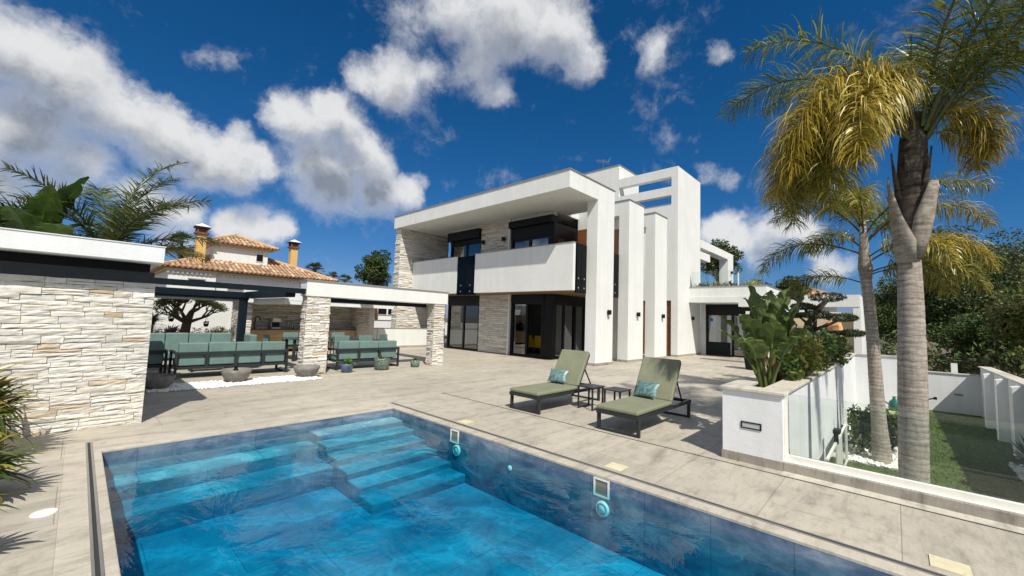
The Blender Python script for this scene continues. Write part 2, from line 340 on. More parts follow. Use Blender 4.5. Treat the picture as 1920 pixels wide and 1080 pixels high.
def tilemat(name, stops, vein, sc_=.9, aniso=(1, 1, 1)):
    m = Mat(name, rough=.22)
    v = m.pos(aniso); d = m.n('ShaderNodeTexNoise'); m.L.new(v, d.inputs[0]); d.inputs['Scale'].default_value = sc_; d.inputs['Detail'].default_value = 9; d.inputs['Distortion'].default_value = 2.0; d.inputs['Roughness'].default_value = .66
    w = m.n('ShaderNodeTexWave', wave_type='BANDS', bands_direction='DIAGONAL'); m.L.new(v, w.inputs[0]); w.inputs['Scale'].default_value = .55; w.inputs['Distortion'].default_value = 11; w.inputs['Detail'].default_value = 6; w.inputs['Detail Scale'].default_value = 1.1; w.inputs['Detail Roughness'].default_value = .62
    c = m.ramp(d.outputs[0], stops)
    c = m.mul(c, m.ramp(w.outputs[1], [(.50, (0, 0, 0)), (.80, (.05, .06, .06)), (.95, (.20, .21, .20)), (1, (.08, .09, .09))]), vein, 'ADD')
    br = m.n('ShaderNodeTexBrick'); m.L.new(m.pos((1, 1, 1)), br.inputs[0]); br.inputs['Scale'].default_value = 1; br.inputs['Brick Width'].default_value = 1.2; br.inputs['Row Height'].default_value = .6
    br.inputs['Mortar Size'].default_value = .004; br.inputs['Color1'].default_value = (1, 1, 1, 1); br.inputs['Color2'].default_value = (.74, .78, .84, 1); br.inputs['Mortar'].default_value = (.5, .55, .6, 1)
    m.col(m.mul(c, br.outputs[0])); return m.m
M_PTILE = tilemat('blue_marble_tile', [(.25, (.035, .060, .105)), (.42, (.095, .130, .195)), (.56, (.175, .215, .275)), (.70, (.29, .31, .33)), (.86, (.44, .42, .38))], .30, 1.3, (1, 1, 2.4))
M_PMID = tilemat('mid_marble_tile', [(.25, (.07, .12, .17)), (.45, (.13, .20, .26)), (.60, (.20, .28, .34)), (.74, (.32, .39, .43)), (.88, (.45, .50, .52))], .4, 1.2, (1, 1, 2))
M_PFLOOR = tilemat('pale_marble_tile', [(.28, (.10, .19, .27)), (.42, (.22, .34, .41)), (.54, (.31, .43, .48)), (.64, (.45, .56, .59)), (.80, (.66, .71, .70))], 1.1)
def water_mat():
    m = bpy.data.materials.new('pool_water'); m.use_nodes = True; nt = m.node_tree; N = nt.nodes; L = nt.links; N.clear()
    ge = N.new('ShaderNodeNewGeometry'); mp = N.new('ShaderNodeMapping'); L.new(ge.outputs['Position'], mp.inputs[0]); mp.inputs['Scale'].default_value = (1, .7, 1); mp.inputs['Rotation'].default_value = (0, 0, .6)
    a = N.new('ShaderNodeTexNoise'); L.new(mp.outputs[0], a.inputs[0]); a.inputs['Scale'].default_value = 2.0; a.inputs['Detail'].default_value = 5; a.inputs['Distortion'].default_value = .8; a.inputs['Roughness'].default_value = .55
    b = N.new('ShaderNodeBump'); L.new(a.outputs[0], b.inputs['Height']); b.inputs['Strength'].default_value = .22; b.inputs['Distance'].default_value = .05
    t = N.new('ShaderNodeBsdfTransparent'); t.inputs[0].default_value = (.97, .99, 1, 1); g = N.new('ShaderNodeBsdfGlossy'); g.inputs['Roughness'].default_value = .01; L.new(b.outputs[0], g.inputs['Normal'])
    fr = N.new('ShaderNodeFresnel'); fr.inputs[0].default_value = 1.33; L.new(b.outputs[0], fr.inputs['Normal'])
    bf = N.new('ShaderNodeMath'); bf.operation = 'SUBTRACT'; bf.inputs[0].default_value = 1; L.new(ge.outputs['Backfacing'], bf.inputs[1])
    ff = N.new('ShaderNodeMath'); ff.operation = 'MULTIPLY'; L.new(fr.outputs[0], ff.inputs[0]); L.new(bf.outputs[0], ff.inputs[1])
    mx = N.new('ShaderNodeMixShader'); L.new(ff.outputs[0], mx.inputs[0]); L.new(t.outputs[0], mx.inputs[1]); L.new(g.outputs[0], mx.inputs[2])
    o = N.new('ShaderNodeOutputMaterial'); L.new(mx.outputs[0], o.inputs[0])
    va = N.new('ShaderNodeVolumeAbsorption'); va.inputs['Color'].default_value = (.02, .81, .91, 1); va.inputs['Density'].default_value = 2.3; L.new(va.outputs[0], o.inputs['Volume']); return m
M_WATER = water_mat()
def rooftile():
    m = Mat('clay_roof_tile', rough=.85); m.col(m.mul(m.attr(), m.ramp(m.noise(m.pos(), 3, 5), [(.3, (.75, .7, .65)), (.7, (1.05, 1.05, 1.05))]))); return m.m
M_RTILE = rooftile()
M_YELLOWF = simple('yellow_upholstery', (.85, .50, .01), .7); M_TABLE = simple('dark_table_top', (.05, .065, .07), .25)
M_POTBLUE = simple('blue_glazed_pot', (.10, .15, .28), .3, var=.35, vs=14); M_LAMPG = simple('opal_lamp_glass', (.42, .46, .44), .25)
def mosaic():
    m = Mat('mosaic_pot', rough=.4); v = m.n('ShaderNodeTexVoronoi'); m.L.new(m.pos(), v.inputs[0]); v.inputs['Scale'].default_value = 30
    m.col(m.ramp(v.outputs['Distance'], [(.05, (.30, .36, .30)), (.45, (.13, .19, .15)), (.8, (.04, .06, .05))])); m.bump(v.outputs['Distance'], .5, .01); return m.m
M_MOSAIC = mosaic(); M_STEEL = simple('steel', (.55, .55, .53), .25, .9); M_ORANGE = simple('terracotta_board', (.45, .16, .05), .7, var=.3); M_ROCK = simple('warm_rock', (.30, .22, .17), .9, bump=.8, var=.5, vs=4)
M_PEACH = simple('peach_rock', (.55, .30, .15), .9, bump=.6, var=.3, vs=6)
R = random.Random(7)
# ------------------------------------------------------------------ stacked stone cladding
def stone_col(rng, warm=.12, base=(.71, .69, .645)):
    k = rng.uniform(.84, 1.10)
    if rng.random() < warm:
        t = rng.random(); return (.52+.10*t, .41+.13*t, .28+.18*t)
    d = rng.uniform(-.02, .03)
    return (base[0]*k, (base[1]+d*.3)*k, (base[2]+d)*k)
def clad(mb, o, u, L, H, n, seed, ch=(.05, .11), sl=(.16, .55), dep=.035, fine=2, warm=.12, gap=.006):
    """stones over a rectangle: origin o (bottom corner), unit direction u, outward normal n"""
    rng = random.Random(seed); o = Vector(o); u = Vector(u); n = Vector(n); z = 0; W = Vector((0, 0, 1))
    flip = u.cross(W).dot(n) < 0
    mb.add([o+n*.001, o+u*L+n*.001, o+u*L+W*H+n*.001, o+W*H+n*.001], [(3, 2, 1, 0) if flip else (0, 1, 2, 3)], (.10, .085, .07))
    while z < H-.01:
        h = min(rng.uniform(*ch), H-z)
        if H-z-h < ch[0]*.6: h = H-z
        x = 0
        while x < L-.005:
            l = rng.uniform(*sl)
            if L-x-l < sl[0]*.6: l = L-x
            cells = [(z, h)]
            if h > ch[1]*.78 and rng.random() < .35: cells = [(z, h*.5), (z+h*.5, h*.5)]
            for zz, hh in cells:
                d0 = rng.uniform(.3, 1)*dep; c = stone_col(rng, warm); g = gap*.5; nx = max(2, int(l/.09)+1) if fine > 1 else 2; nz = 3 if fine > 1 else 2
                tl = rng.uniform(-.22, .22)*dep; tz = rng.uniform(-.3, .15)*dep; grid = []
                for j in range(nz+1):
                    for i in range(nx+1):
                        fx = i/nx; fz = j/nz
                        edge = (i in (0, nx)) or (j in (0, nz))
                        d = max(.004, d0 + tl*(fx-.5) + tz*(fz-.5) + rng.uniform(-.24, .24)*dep - (.25*dep if edge else 0))
                        jx = 0 if i in (0, nx) else rng.uniform(-.15, .15)*l/nx; jz = rng.uniform(-.07, .07)*hh if j in (0, nz) and 0 < i < nx else 0
                        if z+h >= H-.001 and j == nz: jz = min(jz, 0)
                        p = o + u*(x+g+(l-2*g)*fx+jx) + W*(zz+g+(hh-2*g)*fz+jz) + n*d
                        grid.append(p)
                fs = []
                w = nx+1
                for j in range(nz):
                    for i in range(nx):
                        q = (j*w+i, j*w+i+1, (j+1)*w+i+1, (j+1)*w+i); fs.append(q[::-1] if flip else q)
                # sides down to the backing
                ring = [i for i in range(w)] + [j*w+nx for j in range(1, nz+1)] + [nz*w+i for i in range(nx-1, -1, -1)] + [j*w for j in range(nz-1, 0, -1)]
                k0 = len(grid); base = [p - n*((p-o).dot(n)-.0005) for p in (grid[r] for r in ring)]; m = len(ring)
                for a in range(m):
                    b = (a+1) % m; q = (k0+a, k0+b, ring[b], ring[a]); fs.append(q[::-1] if flip else q)
                mb.add(grid+base, fs, c)
            x += l
        z += h
    return mb
def stone_block(mb, x0, y0, x1, y1, z0, z1, seed, faces='xyXY', **k):
    """a block with cladding on chosen faces (x = -X face, y = -Y face, X = +X, Y = +Y)"""
    H = z1-z0; mb.box(x0+.02, y0+.02, z0, x1-.02, y1-.02, z1, (.10, .085, .07))
    if 'x' in faces: clad(mb, (x0+.02, y1, z0), (0, -1, 0), y1-y0, H, (-1, 0, 0), seed, **k)
    if 'y' in faces: clad(mb, (x0, y0+.02, z0), (1, 0, 0), x1-x0, H, (0, -1, 0), seed+1, **k)
    if 'X' in faces: clad(mb, (x1-.02, y0, z0), (0, 1, 0), y1-y0, H, (1, 0, 0), seed+2, **k)
    if 'Y' in faces: clad(mb, (x1, y1-.02, z0), (-1, 0, 0), x1-x0, H, (0, 1, 0), seed+3, **k)
    return mb
# ------------------------------------------------------------------ ground, terrace, pool
PX0, PX1, PY1, PY0 = .30, 3.88, 6.41, -5.0
b = MB()
b.box(-900, -900, -1.30, 900, 900, -1.10); build('ground', b, M_DIRT, kind='structure', origin=(0, 0, -1.1))
b = MB()
T = -.25
b.box(-8, PY0-3, T, PX0-.28, PY1+.50, 0); b.box(-8, PY1+.50, T, 26, 21, 0); b.box(PX1+.17, .95, T, 5.57, PY1+.50, 0); b.box(5.57, 1.0, T, 26, PY1+.50, 0); b.box(PX1+.17, PY0-3, T, 5.57, .95, 0); b.box(PX0-.28, PY0-3, T, PX1+.17, PY0, 0)
build('terrace', b, M_FLOOR, kind='structure', origin=(6, 8, 0))
b = MB()
b.box(PX0-.28, PY0, -.029, PX0, PY1, .002); b.box(PX0-.28, PY1, -.029, PX1+.17, PY1+.50, .002); b.box(PX1, PY0, -.029, PX1+.17, PY1, .002)
build('pool_coping', b, M_COPING, kind='structure', bevel=.006)
b = MB(); D = -.70
# pool shell: walls 4 mm behind the water box, floor
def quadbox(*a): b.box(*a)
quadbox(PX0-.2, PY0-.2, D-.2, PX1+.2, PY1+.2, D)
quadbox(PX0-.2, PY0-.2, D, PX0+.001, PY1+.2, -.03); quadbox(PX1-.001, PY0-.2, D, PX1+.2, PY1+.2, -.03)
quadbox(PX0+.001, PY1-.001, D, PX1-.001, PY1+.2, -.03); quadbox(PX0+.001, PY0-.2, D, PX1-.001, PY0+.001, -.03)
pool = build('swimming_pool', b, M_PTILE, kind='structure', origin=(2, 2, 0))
SX = 2.50
for k in range(6):
    y0 = PY1-.33*(k+1); zt = -.16-.085*k
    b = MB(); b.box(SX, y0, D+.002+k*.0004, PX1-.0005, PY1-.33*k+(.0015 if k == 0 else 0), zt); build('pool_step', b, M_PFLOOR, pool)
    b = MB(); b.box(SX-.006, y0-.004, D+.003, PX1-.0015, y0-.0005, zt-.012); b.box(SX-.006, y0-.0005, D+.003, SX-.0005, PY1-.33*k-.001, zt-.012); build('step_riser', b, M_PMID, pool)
for y0, y1, zt in ((PY1-.42, PY1+.0012, -.30), (PY1-.88, PY1-.42, -.45)):
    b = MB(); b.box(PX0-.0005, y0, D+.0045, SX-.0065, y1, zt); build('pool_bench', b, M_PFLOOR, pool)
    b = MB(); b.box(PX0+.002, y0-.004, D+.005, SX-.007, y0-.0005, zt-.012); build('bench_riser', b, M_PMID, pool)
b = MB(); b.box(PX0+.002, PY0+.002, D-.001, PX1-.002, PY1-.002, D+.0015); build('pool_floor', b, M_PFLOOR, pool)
WL = -.105
b = MB(); b.box(PX0-.05, PY0-.05, D-.05, PX1+.05, PY1+.05, WL)
# water keeps clear of the steps by absorbing only (no refraction): one closed box
build('pool_water', b, M_WATER, kind='structure', origin=(2, 2, WL))
# cover tracks
def track(x, y0, y1, label, ww=.055):
    t = thing('pool_cover_track', label, 'track', (x, (y0+y1)/2, 0), 'tracks of the pool cover')
    q = MB(); q.box(x-ww/2, y0, .002, x-ww/2+.016, y1, .010); q.box(x+ww/2-.016, y0, .002, x+ww/2, y1, .010); build('rail', q, M_ALU, t)
    q = MB(); q.box(x-ww/2+.016, y0, .002, x+ww/2-.016, y1, .005); build('groove', q, M_DARKGAP, t)
track(.205, PY0, 6.86, 'long metal cover track in the paving along the left side of the pool')
track(4.045, PY0, 6.74, 'metal cover track between the pool and the sun loungers')
# skimmers, lights, nozzle, lids
def skimmer(y, label):
    t = thing('pool_skimmer', label, 'skimmer', (PX1, y, -.13), 'skimmer openings in the pool wall'); x = PX1
    q = MB(); w, h = .092, .085
    q.box(x-.012, y-w, -.045, x+.0035, y+w, -.03); q.box(x-.012, y-w, -.21, x+.0035, y+w, -.195); q.box(x-.012, y-w, -.195, x+.0035, y-w+.018, -.045); q.box(x-.012, y+w-.018, -.195, x+.0035, y+w, -.045); build('frame', q, M_WPLAST, t)
    q = MB(); q.box(x-.004, y-w+.018, -.195, x+.0033, y+w-.018, -.045); build('opening', q, simple_throat, t)
simple_throat = simple('skimmer_throat', (.22, .20, .15), .7)
skimmer(4.69, 'cream skimmer opening high in the pool wall nearest the pool corner'); skimmer(2.27, 'cream skimmer opening in the pool wall beside the second sun lounger')
def poollight(y, z, label):
    t = thing('pool_light', label, 'pool light', (PX1, y, z), 'round underwater pool lights')
    def ring(r0, r1, x0, x1, m, nm):
        q = MB(); n = 28
        r1 *= .68; r0 *= .68
        pr = [(r0, x0), (r1*.96, x0), (r1, (x0+x1)/2), (r1*.9, x1), (r0, x1)] if r0 else [(r1, x0), (r1*.85, x1), (1e-5, x1+(x1-x0)*.4)]
        vs = [(PX1 - xx, y+rr*math.cos(2*math.pi*k/n), z+rr*math.sin(2*math.pi*k/n)) for rr, xx in pr for k in range(n)]
        q.add(vs, [(i*n+k, i*n+(k+1) % n, (i+1)*n+(k+1) % n, (i+1)*n+k) for i in range(len(pr)-1) for k in range(n)]); build(nm, q, m, t, smooth=True)
    ring(.085, .115, -.003, .03, M_WPLAST, 'rim'); ring(0, .088, 0, .02, M_LAMPG2, 'lens')
M_LAMPG2 = simple('pale_lens', (.62, .74, .72), .3)
poollight(4.62, -.30, 'round white underwater light below the skimmer nearest the pool corner'); poollight(2.25, -.32, 'round white underwater light below the skimmer beside the second lounger')
q = MB(); n = 16
q.add([(PX1-xx, 3.58+r*math.cos(2*math.pi*k/n), -.27+r*math.sin(2*math.pi*k/n)) for r, xx in ((.035, -.003), (.035, .01), (.02, .02), (1e-4, .02)) for k in range(n)], [(i*n+k, i*n+(k+1) % n, (i+1)*n+(k+1) % n, (i+1)*n+k) for i in range(3) for k in range(n)])
tag(build('pool_inlet', q, M_WPLAST, smooth=True), 'small white inlet nozzle in the pool wall between the two lights', 'nozzle')
def lid(name, x, y, w, rot, label, group=None, round_=False):
    q = MB()
    if round_: q.lathe([(w, .0), (w*.96, .008), (w*.5, .010), (1e-4, .010)], (x, y, .001), 32)
    else:
        c, s_ = math.cos(rot), math.sin(rot); P = [(x+c*a-s_*bb, y+s_*a+c*bb) for a, bb in ((-w, -w), (w, -w), (w, w), (-w, w))]; q.prism(P, .001, .007)
        for a, bb in ((-.7, -.7), (.7, .7)): q.lathe([(.012, 0), (.012, .003), (1e-4, .003)], (x+a*w, y+bb*w, .007), 10)
    return tag(build(name, q, M_CREAMP if not round_ else M_WPLAST), label, 'lid', group)
lid('skimmer_lid', 4.22, 4.86, .095, .0, 'square cream access lid in the paving nearest the pool corner', 'square lids by the pool')
lid('skimmer_lid', 4.24, 2.30, .10, .0, 'square cream access lid in the paving beside the second skimmer', 'square lids by the pool')
lid('skimmer_lid', 4.27, -.24, .10, .0, 'square cream access lid in the paving at the bottom right corner', 'square lids by the pool')
lid('drain_lid', -.055, 4.77, .075, 0, 'round white access lid in the paving left of the pool', None, True)
# ------------------------------------------------------------------ kerb with glass railing at the terrace edge
t = thing('glass_railing', 'frameless clear glass railing on the stone kerb at the terrace edge', 'railing', (5.7, -1.5, 0))
q = MB(); q.box(5.57, -6.2, -1.1, 5.86, .949, .10); build('kerb', q, M_SKIRT, t, bevel=.004)
q = MB(); q.box(5.40, -6.2, .0005, 5.569, .949, .006); build('drain_strip', q, M_CAPST, t)
q = MB(); q.box(5.385, -6.2, .0006, 5.40, 7.0, .0045); build('drain_slot', q, M_DARKGAP, t)
q = MB(); q.box(5.64, -6.2, .10, 5.685, .949, .175); q.box(5.703, -6.2, .10, 5.745, .949, .165); q.box(5.60, -6.2, .10, 5.64, .949, .112); build('base_channel', q, M_WPLAST, t, bevel=.003)
y = .94
for k, w in enumerate((.95, 1.4, 1.4, 1.4, 1.4)):
    q = MB(); q.box(5.687, y-w+.012, .12, 5.701, y, .85); build('glass_pane', q, M_GLASS, t); y -= w
q = MB(); q.box(5.66, .915, .10, 5.73, .9489, .86); build('end_profile', q, M_WPLAST, t)
# ------------------------------------------------------------------ planter wall
t = thing('planter_wall', 'long white rendered planter with stone coping between terrace and lower lawn', 'planter', (5.57, 1.27, 0))
q = MB(); q.box(5.572, .951, .10, 5.80, 1.58, .835); q.box(5.80, .95, -1.1, 17.4, 1.15, .835); q.box(5.80, 1.40, 0.004, 17.4, 1.578, .835); build('wall', q, M_WHITE2, t)
q = MB(); q.box(5.54, .92, .835, 5.84, 1.61, .872); q.box(5.84, .92, .835, 17.4, 1.19, .871); q.box(5.84, 1.37, .835, 17.4, 1.61, .871); build('coping', q, M_CAPST, t, bevel=.006)
q = MB(); q.box(5.562, .951, .0, 5.79, 1.59, .10); build('skirting', q, M_SKIRT, t)
q = MB(); q.box(5.81, 1.15, .5, 17.3, 1.40, .76); build('soil', q, M_SOIL, t)
q = MB(); x0 = 5.5695
for a in ((1.16, .40, 1.375, .413), (1.16, .467, 1.375, .48), (1.16, .413, 1.173, .467), (1.362, .413, 1.375, .467)): q.box(x0-.008, a[0], a[1], x0+.01, a[2], a[3])
fr = build('step_light', q, M_BLACK, t); q = MB(); q.box(x0-.002, 1.173, .413, x0+.008, 1.362, .467); build('lens', q, M_LAMPG, fr)
# ------------------------------------------------------------------ lower garden
b = MB(); b.box(5.86, -2.02, -1.09, 24, .95, -1.0); build('lawn', b, M_LAWN, kind='structure', origin=(12, -.5, -1))
b = MB()
for k in range(26000):
    x = 6 + 13.5*R.random()**1.35; y = R.uniform(-1.98, .74)
    if x > 10.78 and y > .0: continue
    a = R.uniform(0, 6.28); h = R.uniform(.018, .034); w = .006+.0006*x; c = R.uniform(.75, 1.2); dx, dy = math.cos(a)*w, math.sin(a)*w; lx, ly = R.uniform(-.012, .012), R.uniform(-.012, .012)
    b.add([(x-dx, y-dy, -1), (x+dx, y+dy, -1), (x+lx, y+ly, -1+h)], [(0, 1, 2)], (.12*c, .18*c, .05*c))
build('grass_blades', b, M_GRASSB, kind='stuff', origin=(12, -.5, -1))
def pebbles(name, regs, seed, label=None):
    rng = random.Random(seed); q = MB()
    ico = [(0, 0, 1), (.89, 0, .45), (.28, .85, .45), (-.72, .53, .45), (-.72, -.53, .45), (.28, -.85, .45), (.72, .53, -.45), (-.28, .85, -.45), (-.89, 0, -.45), (-.28, -.85, -.45), (.72, -.53, -.45), (0, 0, -1)]
    icf = [(0,1,2),(0,2,3),(0,3,4),(0,4,5),(0,5,1),(1,6,2),(2,7,3),(3,8,4),(4,9,5),(5,10,1),(6,7,2),(7,8,3),(8,9,4),(9,10,5),(10,6,1)]
    for x0, y0, x1, y1, z, n, s0 in regs:
        for _ in range(n):
            x, y = rng.uniform(x0, x1), rng.uniform(y0, y1); s = s0*rng.uniform(.7, 1.45); a = rng.uniform(0, 6.28); c, d = math.cos(a), math.sin(a); fx, fy, fz = s*rng.uniform(.8, 1.3), s*rng.uniform(.7, 1.), s*rng.uniform(.45, .75)
            k = rng.uniform(.72, .86); zz = z + fz*.45 + rng.uniform(0, .6)*s
            q.add([(x+c*fx*p[0]-d*fy*p[1], y+d*fx*p[0]+c*fy*p[1], zz+fz*p[2]) for p in ico], icf, (k, k*.99, k*.95))
    o = build(name, q, M_GRAVEL, kind='stuff'); return o
b = MB(); b.box(1.0, 10.05, .0005, 4.16, 10.92, .008); build('gravel_bed', b, M_GBASE, kind='structure')
pebbles('white_gravel', [(1.0, 10.06, 4.15, 10.9, .008, 3600, .022)], 3)
b = MB(); b.box(10.8, .0, -.999, 17.4, .949, -.985); b.box(9.2, -2.0, -.999, 13.2, -1.62, -.985); build('gravel_border', b, M_GBASE, kind='structure')
pebbles('white_garden_gravel', [(10.8, .0, 14.5, .94, -.985, 3400, .026), (9.2, -2.0, 13.2, -1.62, -.985, 900, .026)], 5)
# low glass fence with gate posts by the stair
t = thing('glass_fence', 'low glass fence with white posts and black latch on the lower lawn', 'fence', (9, .76, -1))
q = MB(); q.box(7.2, .755, -.97, 9.05, .767, -.29); q.box(9.22, .755, -.97, 10.72, .767, -.29); build('glass_pane', q, M_GLASS, t)
q = MB(); q.box(7.2, .745, -.30, 9.05, .777, -.265); q.box(9.22, .745, -.30, 10.72, .777, -.265); q.box(9.22, .745, -1, 10.72, .777, -.95); build('rail', q, M_WPLAST, t)
for x in (8.97, 9.30, 9.62, 10.72):
    q = MB(); q.box(x-.025, .735, -1, x+.025, .787, -.24 if x < 10 else .05); build('post', q, M_WPLAST, t)
q = MB(); q.box(8.86, .725, -.30, 8.92, .79, -.10); q.box(8.84, .70, -.13, 9.06, .80, -.06); build('latch', q, M_BLACK, t, bevel=.012)
# garden walls
t = thing('garden_wall', 'white rendered wall closing the lower garden behind the slim palm', 'wall', (17.5, .3, -1.1)); q = MB(); q.box(17.4, -.34, -1.1, 17.62, 1.62, .85); build('wall', q, M_WHITE2, t); q = MB(); q.box(17.37, -.37, .85, 17.65, 1.62, .885); build('coping', q, M_CAPST, t)
t = thing('garden_wall', 'low white wall at the far end of the lower lawn with stone coping', 'wall', (20.4, -1.2, -1.1)); q = MB(); q.box(20.3, -2.05, -1.1, 20.5, .6, .28); build('wall', q, M_WHITE2, t); q = MB(); q.box(20.27, -2.05, .28, 20.53, .6, .31); build('coping', q, M_CAPST, t)
q = MB(); q.box(20.29, -1.62, -.42, 20.3, -1.42, -.36); build('vent_grille', q, M_CAP, t)
t = thing('garden_wall', 'white buttressed wall along the right side of the lower lawn', 'wall', (16, -2.1, -1.1)); q = MB(); q.box(7.0, -2.25, -1.1, 20.3, -2.03, .56)
for x in (8.3, 10.2, 12.1, 14.0, 15.9, 17.8): q.box(x, -2.03, -1.1, x+.28, -1.84, .50)
build('wall', q, M_WHITE2, t); q = MB(); q.box(7.0, -2.28, .56, 20.5, -2.0, .595); build('coping', q, M_CAPST, t)
for k, x in enumerate((8.3, 10.2, 12.1, 14.0, 15.9, 17.8)):
    q = MB(); q.add([(x, -2.03, .50), (x+.28, -2.03, .50), (x+.28, -1.84, .50), (x, -1.84, .50), (x, -2.03, .558), (x+.28, -2.03, .558)], [(0, 3, 2, 1), (3, 0, 4), (1, 2, 5), (2, 3, 4, 5)]); build('buttress_cap', q, M_WHITE2, t)
q = MB(); q.box(20.6, -1.55, -1.1, 20.78, -1.40, .62); tag(build('gate_pillar', q, M_WHITE), 'short white pillar just behind the low end wall of the lawn', 'pillar')
# ------------------------------------------------------------------ the villa
V = thing('modern_villa', 'modern white two-storey villa with overhanging roof, fins and stone panels', 'house', (13.4, 10.3, 0))
def vb(name, mat, *boxes, parent=None, bevel=0):
    q = MB()
    for bx in boxes: q.box(*bx)
    return build(name, q, mat, parent or V, bevel=bevel)
q = MB(); q.prism([(11.2, 8.0), (14.3, 8.0), (14.3, 10.3), (26, 10.3), (26, 19.35), (11.2, 19.35)], 6.22, 6.85); roof = build('roof', q, M_WHITE, V)
q = MB(); q.prism([(11.17, 7.97), (14.33, 7.97), (14.33, 10.27), (20.84, 10.27), (20.84, 19.38), (11.17, 19.38)], 6.85, 6.885); build('roof_coping', q, M_CAP, roof)
# frame columns ("fins")
q = MB(); q.box(13.06, 8.0005, 0, 14.299, 8.46, 6.219); col = build('column', q, M_WHITE, V)
vb('skirting', M_SKIRT, (13.05, 7.99, 0, 14.31, 8.47, .10), parent=col)
for x0, x1 in ((15.55, 16.93), (18.12, 19.47)):
    q = MB(); q.prism_x([(8.0, 0), (8.46, 0), (8.46, 6.21), (10.299, 6.21), (10.299, 6.82), (8.0, 6.82)], x0, x1); f = build('frame_column', q, M_WHITE, V)
    vb('coping', M_CAP, (x0-.03, 7.97, 6.82, x1+.03, 10.298, 6.855), parent=f); vb('skirting', M_SKIRT, (x0-.01, 7.99, 0, x1+.01, 8.47, .10), parent=f)
q = MB()
q.box(20.85, 8.0, 0, 24.2, 8.34, 9.92)
q.box(20.851, 8.34, 2.86, 21.2, 11.40, 7.95); q.box(20.851, 8.34, 8.43, 21.2, 11.40, 8.89); q.box(20.851, 8.34, 9.42, 21.2, 11.40, 9.919)
q.box(21.2, 8.34, 0, 24.2, 10.29, 2.86); tower = build('tower', q, M_WHITE, V)
vb('skirting', M_SKIRT, (20.84, 7.99, 0, 24.21, 8.35, .10), parent=tower)
vb('ledge', M_CAP, (20.83, 8.34, 7.95, 21.22, 11.40, 7.975), parent=tower)
vb('entrance_door', M_WOOD, (20.95, 8.34, .02, 21.19, 10.28, 2.85))
q = MB(); q.box(20.852, 11.40, 6.86, 23.35, 16.5, 10.78); sb = build('stair_tower', q, M_WHITE, V); vb('coping', M_CAP, (20.82, 11.37, 10.78, 23.38, 16.53, 10.82), parent=sb)
vb('floodlight', M_CAP, (20.70, 12.25, 9.35, 20.85, 12.50, 9.6), parent=sb)
# antenna
q = MB(); q.bar((21.1, 12.6, 10.82), (21.1, 12.6, 11.45), .03)
q.bar((21.1, 12.25, 11.25), (21.1, 13.15, 11.55), .025)
for k in range(9):
    yy = 12.35+k*.09; zz = 11.28+k*.03; l = .30-.02*k; q.bar((21.1-l*.6, yy, zz+l*.35), (21.1+l*.6, yy, zz-l*.35), .012)
for a in (-1, 0, 1): q.bar((21.1, 12.3, 11.27), (21.1+.02*a, 12.12, 11.27+.22*a), .02)
build('antenna', q, M_STEEL, V)
# floor slabs, inner walls
vb('floor_slab', M_WHITE, (12.3, 8.47, 2.75, 15.549, 10.3, 2.95), (12.3, 10.3, 2.75, 13.4, 18.84, 2.95), (13.4, 10.32, 2.75, 20.8, 17.04, 2.95))
sof = vb('soffit', M_SOFFIT, (12.31, 8.48, 2.725, 15.54, 18.83, 2.749))
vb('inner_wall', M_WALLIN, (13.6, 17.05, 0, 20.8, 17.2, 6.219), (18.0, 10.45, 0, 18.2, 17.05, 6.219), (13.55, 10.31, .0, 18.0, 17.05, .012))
vb('side_wall', M_WHITE, (15.181, 9.0, 2.951, 15.95, 10.299, 6.7), (15.155, 9.0, 5.72, 15.181, 10.299, 6.7), (15.95, 8.47, 2.951, 16.1, 10.299, 6.209), (15.95, 10.3, 0, 20.85, 10.45, 6.219), (15.98, 8.6, 0, 16.12, 10.299, 2.724))
vb('wood_panel', M_WOOD, (15.15, 9.0, 2.952, 15.18, 10.299, 5.72), (15.925, 8.475, 2.952, 15.949, 8.98, 5.72))
vb('rear_wall', M_WHITE, (20.7, 10.46, 0, 20.84, 17.2, 6.219), (23.5, 11.0, 0, 26, 19.0, 6.219))
# stone parts
q = MB(); stone_block(q, 11.32, 18.85, 14.5, 19.35, 0, 6.219, 11, 'xyX', ch=(.08, .16), sl=(.25, .8), dep=.05, fine=1, warm=.05, gap=.010); build('stone_wall', q, M_STONE, V)
q = MB(); clad(q, (13.39, 14.74, .03), (0, -1, 0), 2.0, 2.69, (-1, 0, 0), 21, ch=(.06, .13), sl=(.25, .7), dep=.045, fine=1, warm=.06, gap=.009); q.box(13.39, 12.74, 0, 13.55, 14.74, 2.72, (.3, .28, .25)); build('stone_panel', q, M_STONE, V)
q = MB(); clad(q, (13.39, 14.80, 2.96), (0, -1, 0), 1.93, 3.26, (-1, 0, 0), 22, ch=(.06, .13), sl=(.25, .7), dep=.045, fine=1, warm=.06, gap=.009); q.box(13.39, 12.87, 2.951, 13.55, 14.80, 6.219, (.3, .28, .25)); build('stone_panel', q, M_STONE, V)
vb('white_trim', M_WHITE, (13.30, 12.66, 0, 13.5, 12.739, 2.724), (13.30, 12.79, 2.951, 13.5, 12.869, 6.219))
